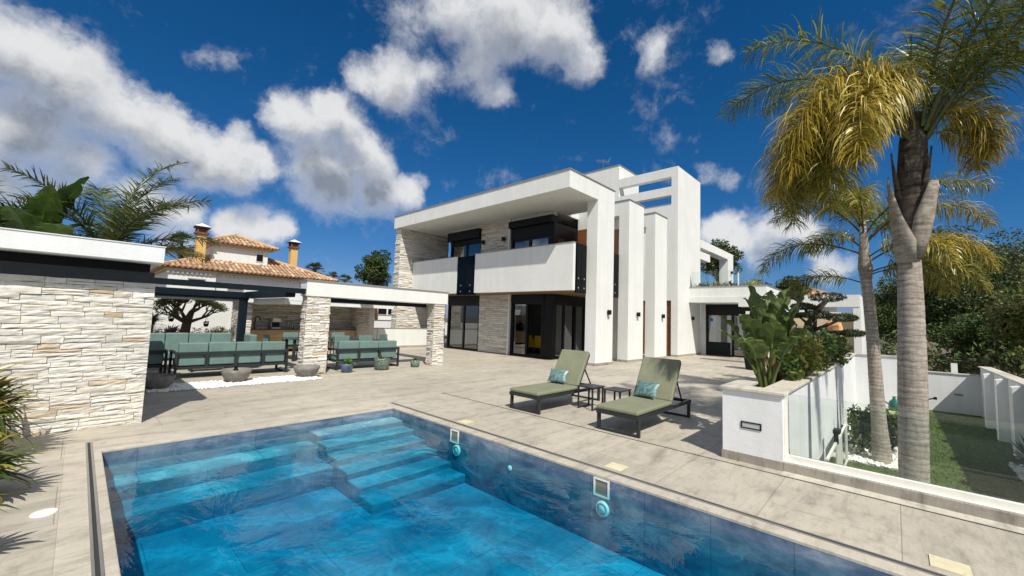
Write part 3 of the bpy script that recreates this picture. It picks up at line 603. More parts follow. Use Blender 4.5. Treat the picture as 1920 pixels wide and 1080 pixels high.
# balcony
vb('balcony_parapet', M_WHITE, (12.15, 8.44, 2.74, 12.299, 13.80, 4.5)); vb('balcony_parapet', M_WHITE, (12.15, 15.08, 2.74, 12.299, 18.849, 4.48))
vb('parapet_coping', M_CAP, (12.13, 8.42, 4.5, 12.32, 13.82, 4.525), (12.13, 15.06, 4.48, 12.32, 18.848, 4.505))
def glassrail(boxes, bolts, nm='balcony_glass'):
    g = vb(nm, M_TINT, *boxes)
    q = MB()
    for x, y, z, ax in bolts:
        q.box(*((x-.03, y-.02, z-.03, x+.03, y+.02, z+.03) if ax == 'y' else (x-.02, y-.03, z-.03, x+.02, y+.03, z+.03)))
    build('bolt', q, M_STEEL, g, bevel=.008)
glassrail([(12.17, 13.81, 2.66, 12.195, 14.43, 4.46), (12.17, 14.45, 2.66, 12.195, 15.07, 4.46)], [(12.165, y, z, 'x') for y in (14.1, 14.75) for z in (2.82, 3.1)])
glassrail([(12.31, 8.44, 2.66, 12.68, 8.462, 4.5), (12.70, 8.44, 2.66, 13.05, 8.462, 4.5)], [(x, 8.435, z, 'y') for x in (12.5, 12.88) for z in (2.85, 3.2)])
glassrail([(14.31, 8.44, 2.66, 14.9, 8.462, 4.5), (14.92, 8.44, 2.66, 15.54, 8.462, 4.5)], [(x, 8.435, z, 'y') for x in (14.6, 15.2) for z in (2.85, 3.2)])
vb('balcony_edge', M_BLACK, (12.2, 13.81, 2.66, 12.3, 15.07, 2.739))
# windows: a frame with panes
def window(axis, c, a0, a1, z0, z1, mull, head, fw=.09, depth=.12, skip=()):
    """axis 'x': in the plane X=c, spanning Y a0..a1; axis 'y': in the plane Y=c, spanning X a0..a1"""
    q = MB(); p = MB()
    def bx(m, u0, u1, w0, w1, d0, d1):
        if axis == 'x': m.box(c+d0, u0, w0, c+d1, u1, w1)
        else: m.box(u0, c+d0, w0, u1, c+d1, w1)
    bx(q, a0, a1, z1-head, z1, -.02, depth); bx(q, a0, a1, z0, z0+fw*.8, 0, depth)
    xs = [a0] + [a0+(a1-a0)*t for t in mull] + [a1]
    for i, x in enumerate(xs):
        w = fw if 0 < i < len(xs)-1 else fw
        u0 = a0 if i == 0 else (a1-w if i == len(xs)-1 else x-w/2); bx(q, u0, u0+w, z0+fw*.8, z1-head, 0 if i % 2 == 0 else .012, depth)
    bx(q, a0+fw, a1-fw, z1-head-fw*.8, z1-head, .006, depth-.01)
    f = build('window_frame', q, M_BLACK, V)
    for i in range(len(xs)-1):
        if i in skip: continue          # this leaf stands open
        p = MB(); bx(p, xs[i]+fw*.5, xs[i+1]-fw*.5, z0+fw*.8+.001, z1-head-fw*.8, .05+.02*(i % 2), .062+.02*(i % 2)); build('pane', p, M_PANE, f)
    return f
window('x', 13.42, 14.74, 17.25, .0, 2.72, (.48,), .42, .11)
window('x', 13.42, 10.75, 12.655, .0, 2.72, (.5,), .34, .12, skip=(0,))
vb('corner_post', M_BLACK, (13.43, 10.30, 0, 13.60, 10.748, 2.72))
window('y', 10.32, 13.61, 15.94, .0, 2.72, (.30, .66), .34, .12)
window('x', 13.42, 14.81, 17.25, 2.951, 6.05, (.46,), .62, .11)
window('x', 13.42, 10.5, 12.785, 2.951, 6.05, (.5,), .80, .12)
vb('corner_post', M_BLACK, (13.40, 10.29, 2.951, 13.60, 10.498, 6.05))
window('y', 10.32, 13.61, 15.14, 2.951, 5.75, (.5,), .50, .12)
vb('shutter_box', M_BLACK, (13.2, 10.28, 5.75, 13.399, 12.785, 6.05)); vb('shutter_box', M_BLACK, (13.2, 14.81, 5.6, 13.41, 17.3, 6.05))
vb('ceiling_strip', M_WHITE, (13.41, 10.31, 6.051, 13.6, 17.2, 6.219))
# wall lamps
def lamp(x, y, z, nx, ny):
    q = MB(); w = .075
    if ny: q.box(x-w, y-.13, z-.02, x+w, y-.03, z+.16); q.box(x-.05, y-.03, z+.02, x+.05, y+.0005, z+.12)
    else: q.box(x-.13, y-w, z-.02, x-.03, y+w, z+.16); q.box(x-.03, y-.05, z+.02, x+.0005, y+.05, z+.12)
    build('wall_lamp', q, M_BLACK, V, bevel=.008)
for x in (13.9, 16.35, 18.92, 22.83): lamp(x, 8.0, 1.93, 0, 1)
for y in (16.1, 13.15): pass
lamp(13.34, 14.55, 5.25, 1, 0); lamp(13.34, 13.15, 5.25, 1, 0)
# yellow chairs seen through the sliding door
def tubchair(x, y, label):
    t = thing('tub_chair', label, 'chair', (x, y, .012), 'yellow chairs inside the villa')
    q = MB(); q.box(x-.28, y-.28, .30, x+.28, y+.28, .46); build('seat', q, M_YELLOWF, t, bevel=.05, seg=3)
    q = MB(); q.box(x-.34, y-.30, .32, x-.24, y+.30, .88); q.box(x-.24, y-.35, .32, x+.2, y-.27, .70); q.box(x-.24, y+.27, .32, x+.2, y+.35, .70); build('backrest', q, M_YELLOWF, t, bevel=.04, seg=3)
    for a in (-.22, .22):
        for c in (-.22, .22):
            q = MB(); q.bar((x+a, y+c, .012), (x+a*.9, y+c*.9, .31), .03); build('leg', q, M_BLACK, t)
tubchair(15.1, 12.05, 'yellow tub chair inside the sliding door, the nearer to the door post'); tubchair(15.1, 12.85, 'yellow tub chair inside the sliding door, partly behind the pane')
t = thing('dining_sideboard', 'low white sideboard inside the glazed corner of the villa', 'sideboard', (15.2, 10.8, .012)); q = MB(); q.box(14.4, 10.62, .10, 15.7, 11.0, .55); build('cabinet', q, M_WHITE, t)
for x in (14.5, 15.6): q = MB(); q.box(x-.03, 10.7, .012, x+.03, 10.95, .10); build('foot', q, M_BLACK, t)
# wing to the right of the tower
WX = 24.3
vb('wing_wall', M_WHITE, (WX, 4.0, 0, WX+.25, 5.2, 2.84), (WX, 7.75, 0, WX+.25, 7.999, 2.84), (WX+.25, 4.0, 0, 34, 4.2, 2.84), (WX+3.0, 4.2, 0, WX+3.2, 7.99, 2.84))
q = MB(); q.box(22.4, 4.34, 2.84, 34, 7.999, 3.13); q.box(22.46, 4.40, 3.13, 34, 7.998, 3.66); cn = build('wing_canopy', q, M_WHITE, V); vb('coping', M_CAP, (22.43, 4.37, 3.66, 34, 7.999, 3.69), parent=cn)
window('x', WX+.02, 5.21, 7.745, 0, 2.62, (.46,), .30, .12)
vb('wing_door_panel', M_NAVY, (WX+.06, 6.50, .08, WX+.10, 7.63, .75))
vb('wing_lintel', M_NAVY, (WX-.02, 5.21, 2.62, WX+.2, 7.745, 2.84))
vb('roof_frame', M_WHITE, (24.21, 7.95, 6.1, 30.6, 8.5, 6.56), (29.4, 7.951, 3.66, 30.599, 8.499, 6.1), (24.21, 8.0, 5.45, 25.9, 8.5, 5.9))
lamp(30.0, 7.95, 5.2, 0, 1)
# portal at the right
t = thing('white_portal', 'white open-fronted portal with slatted roof behind the planter greenery', 'portal', (20, 2, 0))
q = MB(); q.box(20, .90, 2.52, 20.5, 5.0, 2.98); build('beam', q, M_WHITE, t)
q = MB(); q.box(20.02, .88, 0, 24.5, 1.10, 2.97); build('side_wall', q, M_WHITE, t)
for k in range(4): q = MB(); q.box(21.2+.8*k, 1.10, 2.2-.0*k, 21.28+.8*k, 5.0, 2.36); build('slat', q, M_WHITE, t)
q = MB(); q.box(24.6, .9, 0, 24.8, 5.2, 2.2); build('back_wall', q, M_CREAM, t)
M_RBRICK = simple('dark_brick', (.16, .08, .055), .85, var=.4)
# ------------------------------------------------------------------ pool house at the left
t = thing('pool_house', 'pool house with split stone wall, dark beam, painted shade band and white flat roof at the left', 'pool house', (-2, 9.5, 0))
q = MB(); clad(q, (-4.0, 7.63, 0), (1, 0, 0), 4.72, 1.93, (0, -1, 0), 31, ch=(.050, .098), sl=(.14, .52), dep=.027, fine=2, warm=.07, gap=.004)
clad(q, (.69, 7.63, 0), (0, 1, 0), 4.2, 1.93, (1, 0, 0), 32, ch=(.055, .11), sl=(.2, .6), dep=.035, fine=1, gap=.006); q.box(-4.0, 7.632, 0, .688, 12.0, 1.93, (.2, .18, .15)); build('stone_wall', q, M_STONE, t)
q = MB(); q.box(-4.0, 7.62, 1.931, .70, 12.0, 2.08); build('beam', q, M_ANTH, t); q = MB(); q.box(-4.0, 7.80, 2.081, .66, 12.0, 2.209); build('shade_band', q, M_BLACK, t)  # upper black strip paints the shade under the roof overhang as colour
q = MB(); q.box(-4.3, 7.33, 2.21, .755, 12.2, 2.425); build('roof', q, M_WHITE2, t); q = MB(); q.box(-4.3, 7.32, 2.425, .765, 12.2, 2.437); build('coping', q, M_WHITE, t)
# ------------------------------------------------------------------ pavilion beam on two stone columns
t = thing('garden_pavilion', 'white beam frame on two stacked stone columns beside the seating area', 'pavilion', (6.2, 11.2, 0))
q = MB(); q.box(3.98, 11.0, 2.03, 8.53, 11.42, 2.425); q.box(8.13, 11.42, 2.03, 8.53, 17.6, 2.42); bm_ = build('beam', q, M_WHITE, t)
q = MB(); q.box(3.95, 10.97, 2.425, 8.56, 11.45, 2.45); q.box(8.10, 11.45, 2.425, 8.56, 17.62, 2.449); build('coping', q, M_CAP, bm_)
for x0, x1, s in ((4.02, 4.62, 41), (8.02, 8.46, 45)):
    q = MB(); stone_block(q, x0, 11.03, x1, 11.40, 0, 2.029, s, 'xyX', ch=(.05, .10), sl=(.14, .38), dep=.04, fine=1, warm=.08, gap=.007); build('column', q, M_STONE, t)
# ------------------------------------------------------------------ dark pergola over the seating
t = thing('pergola', 'dark blue grey aluminium pergola over the seating area', 'pergola', (2.3, 13, 0))
q = MB(); q.box(.78, 11.05, 2.08, 3.979, 11.25, 2.205); build('beam', q, M_NAVY, t)
q = MB(); q.box(.78, 15.0, 1.92, 3.7, 15.2, 2.17); q.box(.78, 14.97, 1.985, 3.7, 14.999, 2.01); build('beam', q, M_NAVY, t)
q = MB(); q.box(3.58, 11.26, 1.98, 3.80, 14.96, 2.18); build('beam', q, M_NAVY, t)
q = MB(); q.box(3.47, 15.02, 0, 3.68, 15.18, 1.919); build('post', q, M_NAVY, t)
q = MB(); q.box(.80, 15.01, 0, .98, 15.19, 1.919); build('post', q, M_NAVY, t)
q = MB(); q.box(4.64, 11.46, 1.90, 8.0, 11.62, 2.02); build('beam', q, M_NAVY, t)
q = MB(); q.box(4.64, 11.63, 1.93, 6.9, 11.78, 2.03); build('awning_cassette', q, M_ANTH, t)
q = MB(); q.box(.9, 15.21, 1.86, 3.4, 15.30, 1.92); build('blind', q, M_WPLAST, t)
# ------------------------------------------------------------------ outdoor kitchen
t = thing('outdoor_kitchen', 'roofed outdoor kitchen with stone back wall and wooden counter', 'outdoor kitchen', (6.5, 17.8, 0))
q = MB(); clad(q, (4.25, 18.50, 0), (1, 0, 0), 4.5, 2.02, (0, -1, 0), 51, ch=(.06, .11), sl=(.2, .6), dep=.04, fine=1, warm=.22, gap=.01); q.box(4.25, 18.502, 0, 8.98, 18.75, 2.02, (.3, .27, .23))
clad(q, (8.75, 18.5, 0), (0, -1, 0), 1.75, 2.02, (-1, 0, 0), 52, ch=(.06, .11), sl=(.2, .6), dep=.04, fine=1, gap=.01); q.box(8.752, 16.75, 0, 8.98, 18.5, 2.02, (.55, .52, .46))
stone_block(q, 4.02, 16.9, 4.30, 18.49, 0, 2.02, 53, 'xyX', ch=(.06, .11), sl=(.15, .4), dep=.04, fine=1, gap=.01); build('stone_wall', q, M_STONE, t)
q = MB(); q.box(3.85, 16.45, 2.021, 9.75, 18.9, 2.20); q.box(3.86, 16.46, 1.88, 9.74, 16.56, 2.02); build('roof', q, M_WHITE, t)
q = MB(); q.box(4.31, 17.85, .10, 8.70, 18.44, .86); build('counter', q, M_WOODL, t); q = MB(); q.box(4.31, 17.80, .861, 8.72, 18.45, .90); build('worktop', q, M_TABLE, t)
q = MB(); q.box(3.80, 12.0, 1.80, 3.95, 14.9, 1.97); [q.box(3.79, yy, 1.82, 3.799, yy+.5, 1.95) for yy in (12.1, 12.8, 13.5, 14.2)]
tag(build('folded_awning', q, M_WPLAST), 'off-white folded fabric awning under the dark pergola beam', 'awning')
# things on the worktop
q = MB(); q.tube([(4.75, 18.2, .90), (4.75, 18.2, 1.30), (4.78, 18.17, 1.36), (4.86, 18.09, 1.36), (4.89, 18.06, 1.30), (4.89, 18.06, 1.22)], .022, 8); q.lathe([(.035, 0), (.035, .04), (.02, .05)], (4.75, 18.2, .90), 12); tag(build('kitchen_tap', q, M_BLACK, smooth=False), 'tall black kitchen tap at the left of the outdoor worktop', 'tap')
t = thing('coffee_machine', 'white and black coffee machine on the outdoor kitchen worktop', 'coffee machine', (5.48, 18.2, .90))
q = MB(); q.box(5.33, 18.05, .90, 5.63, 18.38, .96); q.box(5.33, 18.22, .96, 5.63, 18.38, 1.24); q.box(5.33, 18.05, 1.17, 5.63, 18.38, 1.31); build('body', q, M_WPLAST, t, bevel=.01)
q = MB(); q.box(5.36, 18.10, .965, 5.60, 18.215, 1.165); build('brew_bay', q, M_BLACK, t); q = MB(); q.box(5.46, 18.12, 1.08, 5.50, 18.14, 1.16); build('spout', q, M_STEEL, t)
for x, r, h, lb in ((5.95, .06, .22, 'clear storage jar beside the coffee machine, the nearer to it'), (6.12, .055, .18, 'small storage jar between the tall jar and the grill')):
    t = thing('storage_jar', lb, 'jar', (x, 18.2, .90), 'jars on the worktop'); q = MB(); q.lathe([(r*.9, 0), (r, .02), (r, h*.8), (r*.7, h*.92)], (x, 18.2, .901), 16); build('jar', q, M_GLASS, t, smooth=True); q = MB(); q.lathe([(r*.75, 0), (r*.75, .03)], (x, 18.2, .901+h*.92), 16); build('lid', q, M_STEEL, t)
t = thing('kamado_grill', 'black egg shaped grill on the outdoor kitchen worktop', 'grill', (6.75, 18.15, .90))
q = MB(); q.lathe([(.12, 0), (.20, .05), (.25, .16), (.255, .24)], (6.75, 18.15, .901), 24); build('bowl', q, M_BLACK, t, smooth=True)
q = MB(); q.lathe([(.255, .25), (.24, .34), (.17, .44), (.07, .49), (1e-4, .49)], (6.75, 18.15, .901), 24); d = build('lid', q, M_BLACK, t, smooth=True); q = MB(); q.lathe([(.05, .49), (.06, .52), (.05, .56), (1e-4, .56)], (6.75, 18.15, .901), 14); build('vent_cap', q, M_ANTH, d); q = MB(); q.tube([(6.62, 17.93, 1.19), (6.62, 17.87, 1.20), (6.88, 17.87, 1.20), (6.88, 17.93, 1.19)], .014, 8); build('handle', q, M_STEEL, d)
q = MB(); q.lathe([(.262, .238), (.268, .245), (.262, .252)], (6.75, 18.15, .901), 24); build('band', q, M_STEEL, t)
# white boundary walls
t = thing('boundary_wall', 'tall white boundary wall behind the gnarled tree and corner sofa', 'wall', (-1, 20, 0)); q = MB(); q.box(-9, 20.0, 0, 4.5, 20.2, 1.98); build('wall', q, M_WHITE, t); q = MB(); q.box(-9, 19.97, 1.98, 4.5, 20.23, 2.01); build('coping', q, M_CAP, t)
t = thing('boundary_wall', 'low white wall between the outdoor kitchen and the villa', 'wall', (11, 18.1, 0)); q = MB(); q.box(8.99, 18.05, 0, 13.0, 18.25, .95); build('wall', q, M_WHITE, t); q = MB(); q.box(8.99, 18.03, .95, 13.0, 18.27, .975); build('coping', q, M_CAP, t); q = MB(); q.box(8.99, 18.04, 0, 13.0, 18.05, .10); build('skirting', q, M_SKIRT, t); q = MB(); q.box(9.85, 18.042, .10, 9.88, 18.05, .95); build('joint', q, M_CAP, t)
t = thing('boundary_wall', 'grey white wall set back behind the low wall by the outdoor kitchen', 'wall', (14, 24, 0)); q = MB(); q.box(4.6, 24, 0, 24.0, 24.2, 1.25); build('wall', q, M_WHITE2, t); q = MB(); q.box(4.6, 23.97, 1.25, 24.0, 24.23, 1.28); build('coping', q, M_CAP, t)
# ------------------------------------------------------------------ sofas
def sofa(x0, y0, x1, y1, n, label, grp='outdoor sofas under the pergola', arms=True):
    """back along y0 (towards the camera), seat towards +Y, built at the origin frame of its own Empty"""
    t = thing('garden_sofa', label, 'sofa', ((x0+x1)/2, (y0+y1)/2, 0), grp); L = x1-x0
    q = MB()
    for x in (x0, x1-.05):
        q.box(x, y0, 0, x+.05, y0+.06, .60); q.box(x, y1-.06, 0, x+.05, y1, .56); q.box(x, y0+.06, 0, x+.05, y1-.06, .04)
        q.box(x-.01, y0+.061, .56, x+.06, y1+.01, .60)
    build('side_frame', q, M_ANTH, t, bevel=.004)
    q = MB(); q.box(x0+.05, y0+.005, .53, x1-.05, y0+.055, .60); q.box(x0+.05, y0+.005, .21, x1-.05, y0+.055, .27); q.box(x0+.05, y0+.055, .21, x1-.05, y1-.03, .25)
    for k in range(1, n): xx = x0+L*k/n; q.box(xx-.035, y0+.006, .271, xx+.035, y0+.054, .529)
    build('back_frame', q, M_ANTH, t, bevel=.003)
    for k in range(n):
        a = x0+.06+(L-.12)*k/n; b_ = x0+.06+(L-.12)*(k+1)/n; sag = R.uniform(-.008, .008)
        q = MB(); q.box(a+.006, y0+.062, .28, b_-.006, y0+.23, .81+sag); build('back_cushion', q, M_TEAL, t, bevel=.03, seg=3, smooth=True)
        q = MB(); q.box(a+.006, y0+.235, .252, b_-.006, y1-.01, .40); build('seat_cushion', q, M_TEAL, t, bevel=.03, seg=3, smooth=True)
    return t
s1 = sofa(1.56, 11.72, 3.90, 12.55, 4, 'four seat sage sofa seen from behind, beside the concrete bowls')
s2 = sofa(5.08, 11.45, 7.06, 12.25, 3, 'three seat sage sofa seen from behind, between the two stone columns')
s3 = sofa(1.0, 13.3, 3.12, 14.15, 4, 'long sage sofa facing the camera in front of the gnarled tree'); s3.location = (2.15, 14.0, .10); s3.rotation_euler = (0, 0, math.pi)
s4 = sofa(3.2, 12.9, 4.0, 13.7, 1, 'single sage corner seat at the right end of the long sofa'); s4.location = (3.18, 13.45, .06); s4.rotation_euler = (0, 0, math.pi/2)
s5 = sofa(.70, 12.2, 1.45, 12.95, 1, 'dark shaded sage armchair half hidden by the pool house'); s5.location = (1.14, 12.78, 0)
# sofa in the shade sits on a plinth-free floor; low coffee table between
t = thing('coffee_table', 'low dark coffee table between the two long sofas', 'table', (2.5, 13.05, 0)); q = MB(); q.box(2.0, 12.85, .26, 3.0, 13.25, .30); build('table_top', q, M_TABLE, t)
for a in (2.04, 2.92):
    for c in (12.88, 13.18): q = MB(); q.box(a, c, 0, a+.04, c+.04, .259); build('leg', q, M_ANTH, t)
# ------------------------------------------------------------------ dining set
t = thing('dining_table', 'long dark outdoor dining table in front of the outdoor kitchen', 'table', (6.1, 14.6, 0)); q = MB(); q.box(4.75, 14.1, .70, 7.6, 15.1, .74); build('table_top', q, M_TABLE, t, bevel=.005)
for a in (4.85, 7.42):
    for c in (14.18, 14.94): q = MB(); q.box(a, c, 0, a+.08, c+.08, .699); build('leg', q, M_ANTH, t)
def dchair(x, y, rz, label):
    t = thing('dining_chair', label, 'chair', (0, 0, 0), 'dining chairs around the outdoor table')
    q = MB(); q.box(-.25, -.25, .40, .25, .25, .47); build('seat', q, M_TEAL, t, bevel=.02, seg=3)
    q = MB(); q.box(-.25, -.29, .42, .25, -.22, .86); build('backrest', q, M_TEAL, t, bevel=.02, seg=3)
    for a in (-.26, .24):
        for c in (-.26, .22): q = MB(); q.box(a, c, 0, a+.03, c+.03, .60 if c > 0 else .70); build('leg', q, M_ANTH, t)
    q = MB(); q.box(-.27, -.24, .60, -.22, .25, .63); build('armrest', q, M_ANTH, t, bevel=.005); q = MB(); q.box(.22, -.24, .60, .27, .25, .63); build('armrest', q, M_ANTH, t, bevel=.005)
    return t
c0 = dchair(0, 0, 0, 'sage dining chair on the near side of the table, closest to the left stone column'); c0.location = (5.25, 13.75, 0)
for x, y, rz, lb in ((6.1, 13.72, 0, 'sage dining chair on the near side of the table, in the middle of its row'), (6.95, 13.75, 0, 'sage dining chair on the near side of the table, furthest from the kitchen tap'),
    (5.25, 15.45, math.pi, 'sage dining chair on the kitchen side of the table, nearest the coffee machine'), (6.1, 15.48, math.pi, 'sage dining chair on the kitchen side of the table, in the middle of its row'), (6.95, 15.45, math.pi, 'sage dining chair on the kitchen side of the table, nearest the lit stone corner'),
    (4.35, 14.35, -math.pi/2, 'sage dining chair at the head of the table just right of the four seat sofa'), (8.0, 14.6, math.pi/2, 'sage dining chair at the far head of the table by the low white wall')):
    dup(c0, (x, y, 0), rz, lb)
# ------------------------------------------------------------------ bowls, pots
def bowl(x, y, r, h, label, n=32):
    t = thing('concrete_bowl', label, 'bowl', (x, y, .012), 'dark concrete bowls on the gravel')
    q = MB(); q.lathe([(r*.42, 0), (r*.62, h*.10), (r*.82, h*.38), (r*.95, h*.72), (r, h), (r*.95, h), (r*.88, h*.75), (r*.5, h*.45), (1e-4, h*.42)], (x, y, .012), n); build('bowl', q, M_CONC, t, smooth=True)
    return t
t = bowl(2.50, 10.62, .29, .285, 'middle concrete bowl with a small black spout on the white gravel')
q = MB(); q.lathe([(.05, .13), (.05, .27), (.03, .29), (.035, .34), (.02, .36), (1e-4, .37)], (2.50, 10.70, .012), 12); build('spout', q, M_BLACK, t)
bowl(3.97, 10.60, .30, .27, 'concrete bowl against the foot of the left stone column'); bowl(1.17, 10.48, .27, .26, 'concrete bowl in the shade of the pool house')
def pot(name, x, y, prof, mat, label, nl, hgt, cols, spread, wl=.03, grp='potted plants by the three seat sofa'):
    t = thing(name, label, 'potted plant', (x, y, 0), grp); q = MB(); q.lathe(prof, (x, y, .001), 28); build('pot', q, mat, t, smooth=True)
    q = MB(); zt = prof[-1][1]-.02; q.lathe([(prof[-1][0]*.9, 0), (1e-4, .005)], (x, y, zt), 20, (.05, .04, .03)); rng = random.Random(int(x*100))
    for k in range(nl):
        a = rng.uniform(0, 6.28); e = rng.uniform(.35, 1.35); l = hgt*rng.uniform(.6, 1.1); c = rng.choice(cols); k2 = rng.uniform(.8, 1.2); c = tuple(v*k2 for v in c)
        strap(q, (x+rng.uniform(-.03, .03), y+rng.uniform(-.03, .03), zt), a, e, l, wl, spread, c)
    build('foliage', q, M_LEAF, t); return t
def strap(q, p, az, el, L, w, droop, c, seg=4, fold=.25):
    p = Vector(p); dz = el; pts = []; d = Vector((math.cos(az), math.sin(az), 0)); s = Vector((-math.sin(az), math.cos(az), 0))
    for i in range(seg+1):
        pts.append((p.copy(), dz)); p = p + (d*math.cos(dz)+Vector((0, 0, math.sin(dz))))*L/seg; dz -= droop/seg
    vs = []; fs = []
    for i, (pp, e) in enumerate(pts):
        tt = i/seg; ww = w*(math.sin(math.pi*(.12+.88*tt))**.7 if tt < 1 else .02); n = d*(-math.sin(e))+Vector((0, 0, math.cos(e)))
        vs += [pp-s*ww+n*ww*fold, pp, pp+s*ww+n*ww*fold]
    for i in range(seg): a = i*3; fs += [(a, a+1, a+4, a+3), (a+1, a+2, a+5, a+4)]
    q.add(vs, fs, c)
GR = [(.07, .13, .03), (.10, .16, .035), (.05, .10, .03)]; YG = [(.22, .24, .05), (.16, .21, .05), (.30, .27, .06)]
pot('flower_pot', 5.16, 10.98, [(.09, 0), (.14, .02), (.165, .20), (.17, .23), (.15, .23), (.145, .2)], M_POTBLUE, 'blue glazed pot with a bright green broad-leaved plant', 16, .33, [(.20, .30, .06), (.12, .22, .05)], 1.1, .05)
pot('flower_pot', 6.22, 11.0, [(.15, 0), (.20, .03), (.225, .30), (.22, .33), (.195, .33), (.19, .28)], M_MOSAIC, 'large green mosaic pot with a sparse dark plant', 26, .26, [(.10, .10, .05), (.14, .10, .06)], .8, .018)
pot('flower_pot', 7.40, 11.06, [(.09, 0), (.135, .04), (.145, .14), (.12, .21), (.10, .21)], M_MOSAIC, 'small round mosaic pot with a yellowing plant by the right column', 24, .17, [(.22, .20, .05), (.12, .16, .05)], 1.2, .02)
# ------------------------------------------------------------------ loungers and side tables
def lounger(label):
    t = thing('sun_lounger', label, 'sun lounger', (0, 0, 0), 'sun loungers by the pool'); W = .34
    q = MB(); q.box(0, -W, .245, 2.05, -W+.045, .30); q.box(0, W-.045, .245, 2.05, W, .30); q.box(.0, -W+.045, .246, .045, W-.045, .299); q.box(2.005, -W+.045, .246, 2.05, W-.045, .299); q.box(.05, -W+.045, .285, 1.28, W-.045, .298); build('frame', q, M_ANTH, t, bevel=.004)
    for x in (.03, 1.96):
        q = MB(); q.box(x, -W, .035, x+.05, -W+.045, .244); q.box(x, W-.045, .035, x+.05, W, .244); q.box(x, -W, 0, x+.05, W, .034); build('leg', q, M_ANTH, t, bevel=.004)
    q = MB(); q.box(-.005, -W+.004, .302, 1.27, W-.004, .372); build('seat_mattress', q, M_OLIVE, t, bevel=.03, seg=3, smooth=True)
    a = math.radians(59); L = .76; th = .075; o = Vector((1.235, 0, .335)); u = Vector((math.cos(a), 0, math.sin(a))); n = Vector((-math.sin(a), 0, math.cos(a)))
    def slab(y0, y1, d0, d1, l0, l1):
        return [o+u*l+n*d+Vector((0, y, 0)) for l in (l0, l1) for y, d in ((y0, d0), (y1, d0), (y1, d1), (y0, d1))]
    F = [(0, 1, 2, 3), (7, 6, 5, 4), (0, 4, 5, 1), (1, 5, 6, 2), (2, 6, 7, 3), (3, 7, 4, 0)]
    q = MB(); q.add(slab(-W+.004, W-.004, 0, th, .0, L), F); build('back_mattress', q, M_OLIVE, t, bevel=.03, seg=3, smooth=True)
    q = MB(); q.add(slab(-W+.02, -W+.06, -.03, -.003, .0, L-.03), F); q.add(slab(W-.06, W-.02, -.03, -.003, 0, L-.03), F); q.add(slab(-W+.06, W-.06, -.03, -.003, L-.08, L-.03), F); build('back_frame', q, M_ANTH, t)
    for s in (-1, 1): q = MB(); q.bar(o+u*.42+n*-.02+Vector((0, s*(W-.04), 0)), (1.80, s*(W-.07), .29), .02); build('strut', q, M_ANTH, t)
    return t
def pillow(x, y, z, rz, label):
    t = MB(); n = 12; w, h, th = .205, .145, .055; vs = []; fs = []
    tilt = math.radians(58)
    for side in (1, -1):
        for j in range(n+1):
            for i in range(n+1):
                a = i/n*2-1; b_ = j/n*2-1; e = max(0, (1-a**2))**.45*max(0, (1-b_**2))**.45; pin = 1-.09*(1-abs(a)**2)*abs(b_)**6; pin2 = 1-.09*(1-abs(b_)**2)*abs(a)**6
                vs.append((side*th*e, a*w*pin2, b_*h*pin))
    m = (n+1)**2
    for s in range(2):
        for j in range(n):
            for i in range(n): k = s*m+j*(n+1)+i; f = (k, k+1, k+n+2, k+n+1); fs.append(f if s == 0 else f[::-1])
    mt = Matrix.Translation((x, y, z)) @ Matrix.Rotation(rz, 4, 'Z') @ Matrix.Rotation(math.radians(90)-tilt, 4, 'Y')
    t.add([mt @ Vector(p) for p in vs], fs); return tag(build('cushion', t, M_SATIN, smooth=True, origin=(x, y, z)), label, 'cushion', 'satin cushions on the loungers')
l0 = lounger('olive sun lounger nearer the villa column, with one shaded side table behind'); l0.location = (5.46, 4.78, 0); l0['label'] = 'olive padded sun lounger closer to the sofas, clear of palm shade'
dup(l0, (5.47, 2.98, 0), 0, 'olive padded sun lounger nearest the planter, dappled by palm shade')
pillow(6.60, 4.88, .52, .15, 'teal satin cushion on the lounger closer to the sofas'); pillow(6.60, 3.04, .52, -.12, 'teal satin cushion on the lounger dappled by palm shade')
def stable(x, y, label, flip=1):
    t = thing('side_table', label, 'side table', (x, y, 0), 'dark side tables between the loungers'); w = .21; tw = .02
    q = MB(); q.box(x-w, y-.18, .395, x+w, y+.18, .415)
    build('table_top', q, M_ANTH, t, bevel=.004)
    for yy in (-.165, .135):
        q = MB(); q.box(x-w+.02, y+yy, .024, x-w+.045, y+yy+.03, .394); q.box(x+w-.045, y+yy, .024, x+w-.02, y+yy+.03, .394); q.box(x-w+.02, y+yy, 0, x+w-.02, y+yy+.03, .023); build('leg_frame', q, M_ANTH, t, bevel=.003)
    return t
stable(6.69, 4.18, 'dark side table tucked against the lounger closer to the sofas'); stable(6.78, 3.68, 'dark side table standing closer to the shaded lounger')
# parasol base / dark pot by the wing
t = thing('tall_planter', 'tall tapered dark pot on the terrace beside the planter greenery', 'pot', (17.8, 3.95, 0)); q = MB(); q.lathe([(.22, 0), (.26, .02), (.40, 1.0), (.42, 1.02), (.37, 1.02)], (17.8, 3.95, 0.001), 24); build('pot', q, M_NAVY, t, smooth=True)
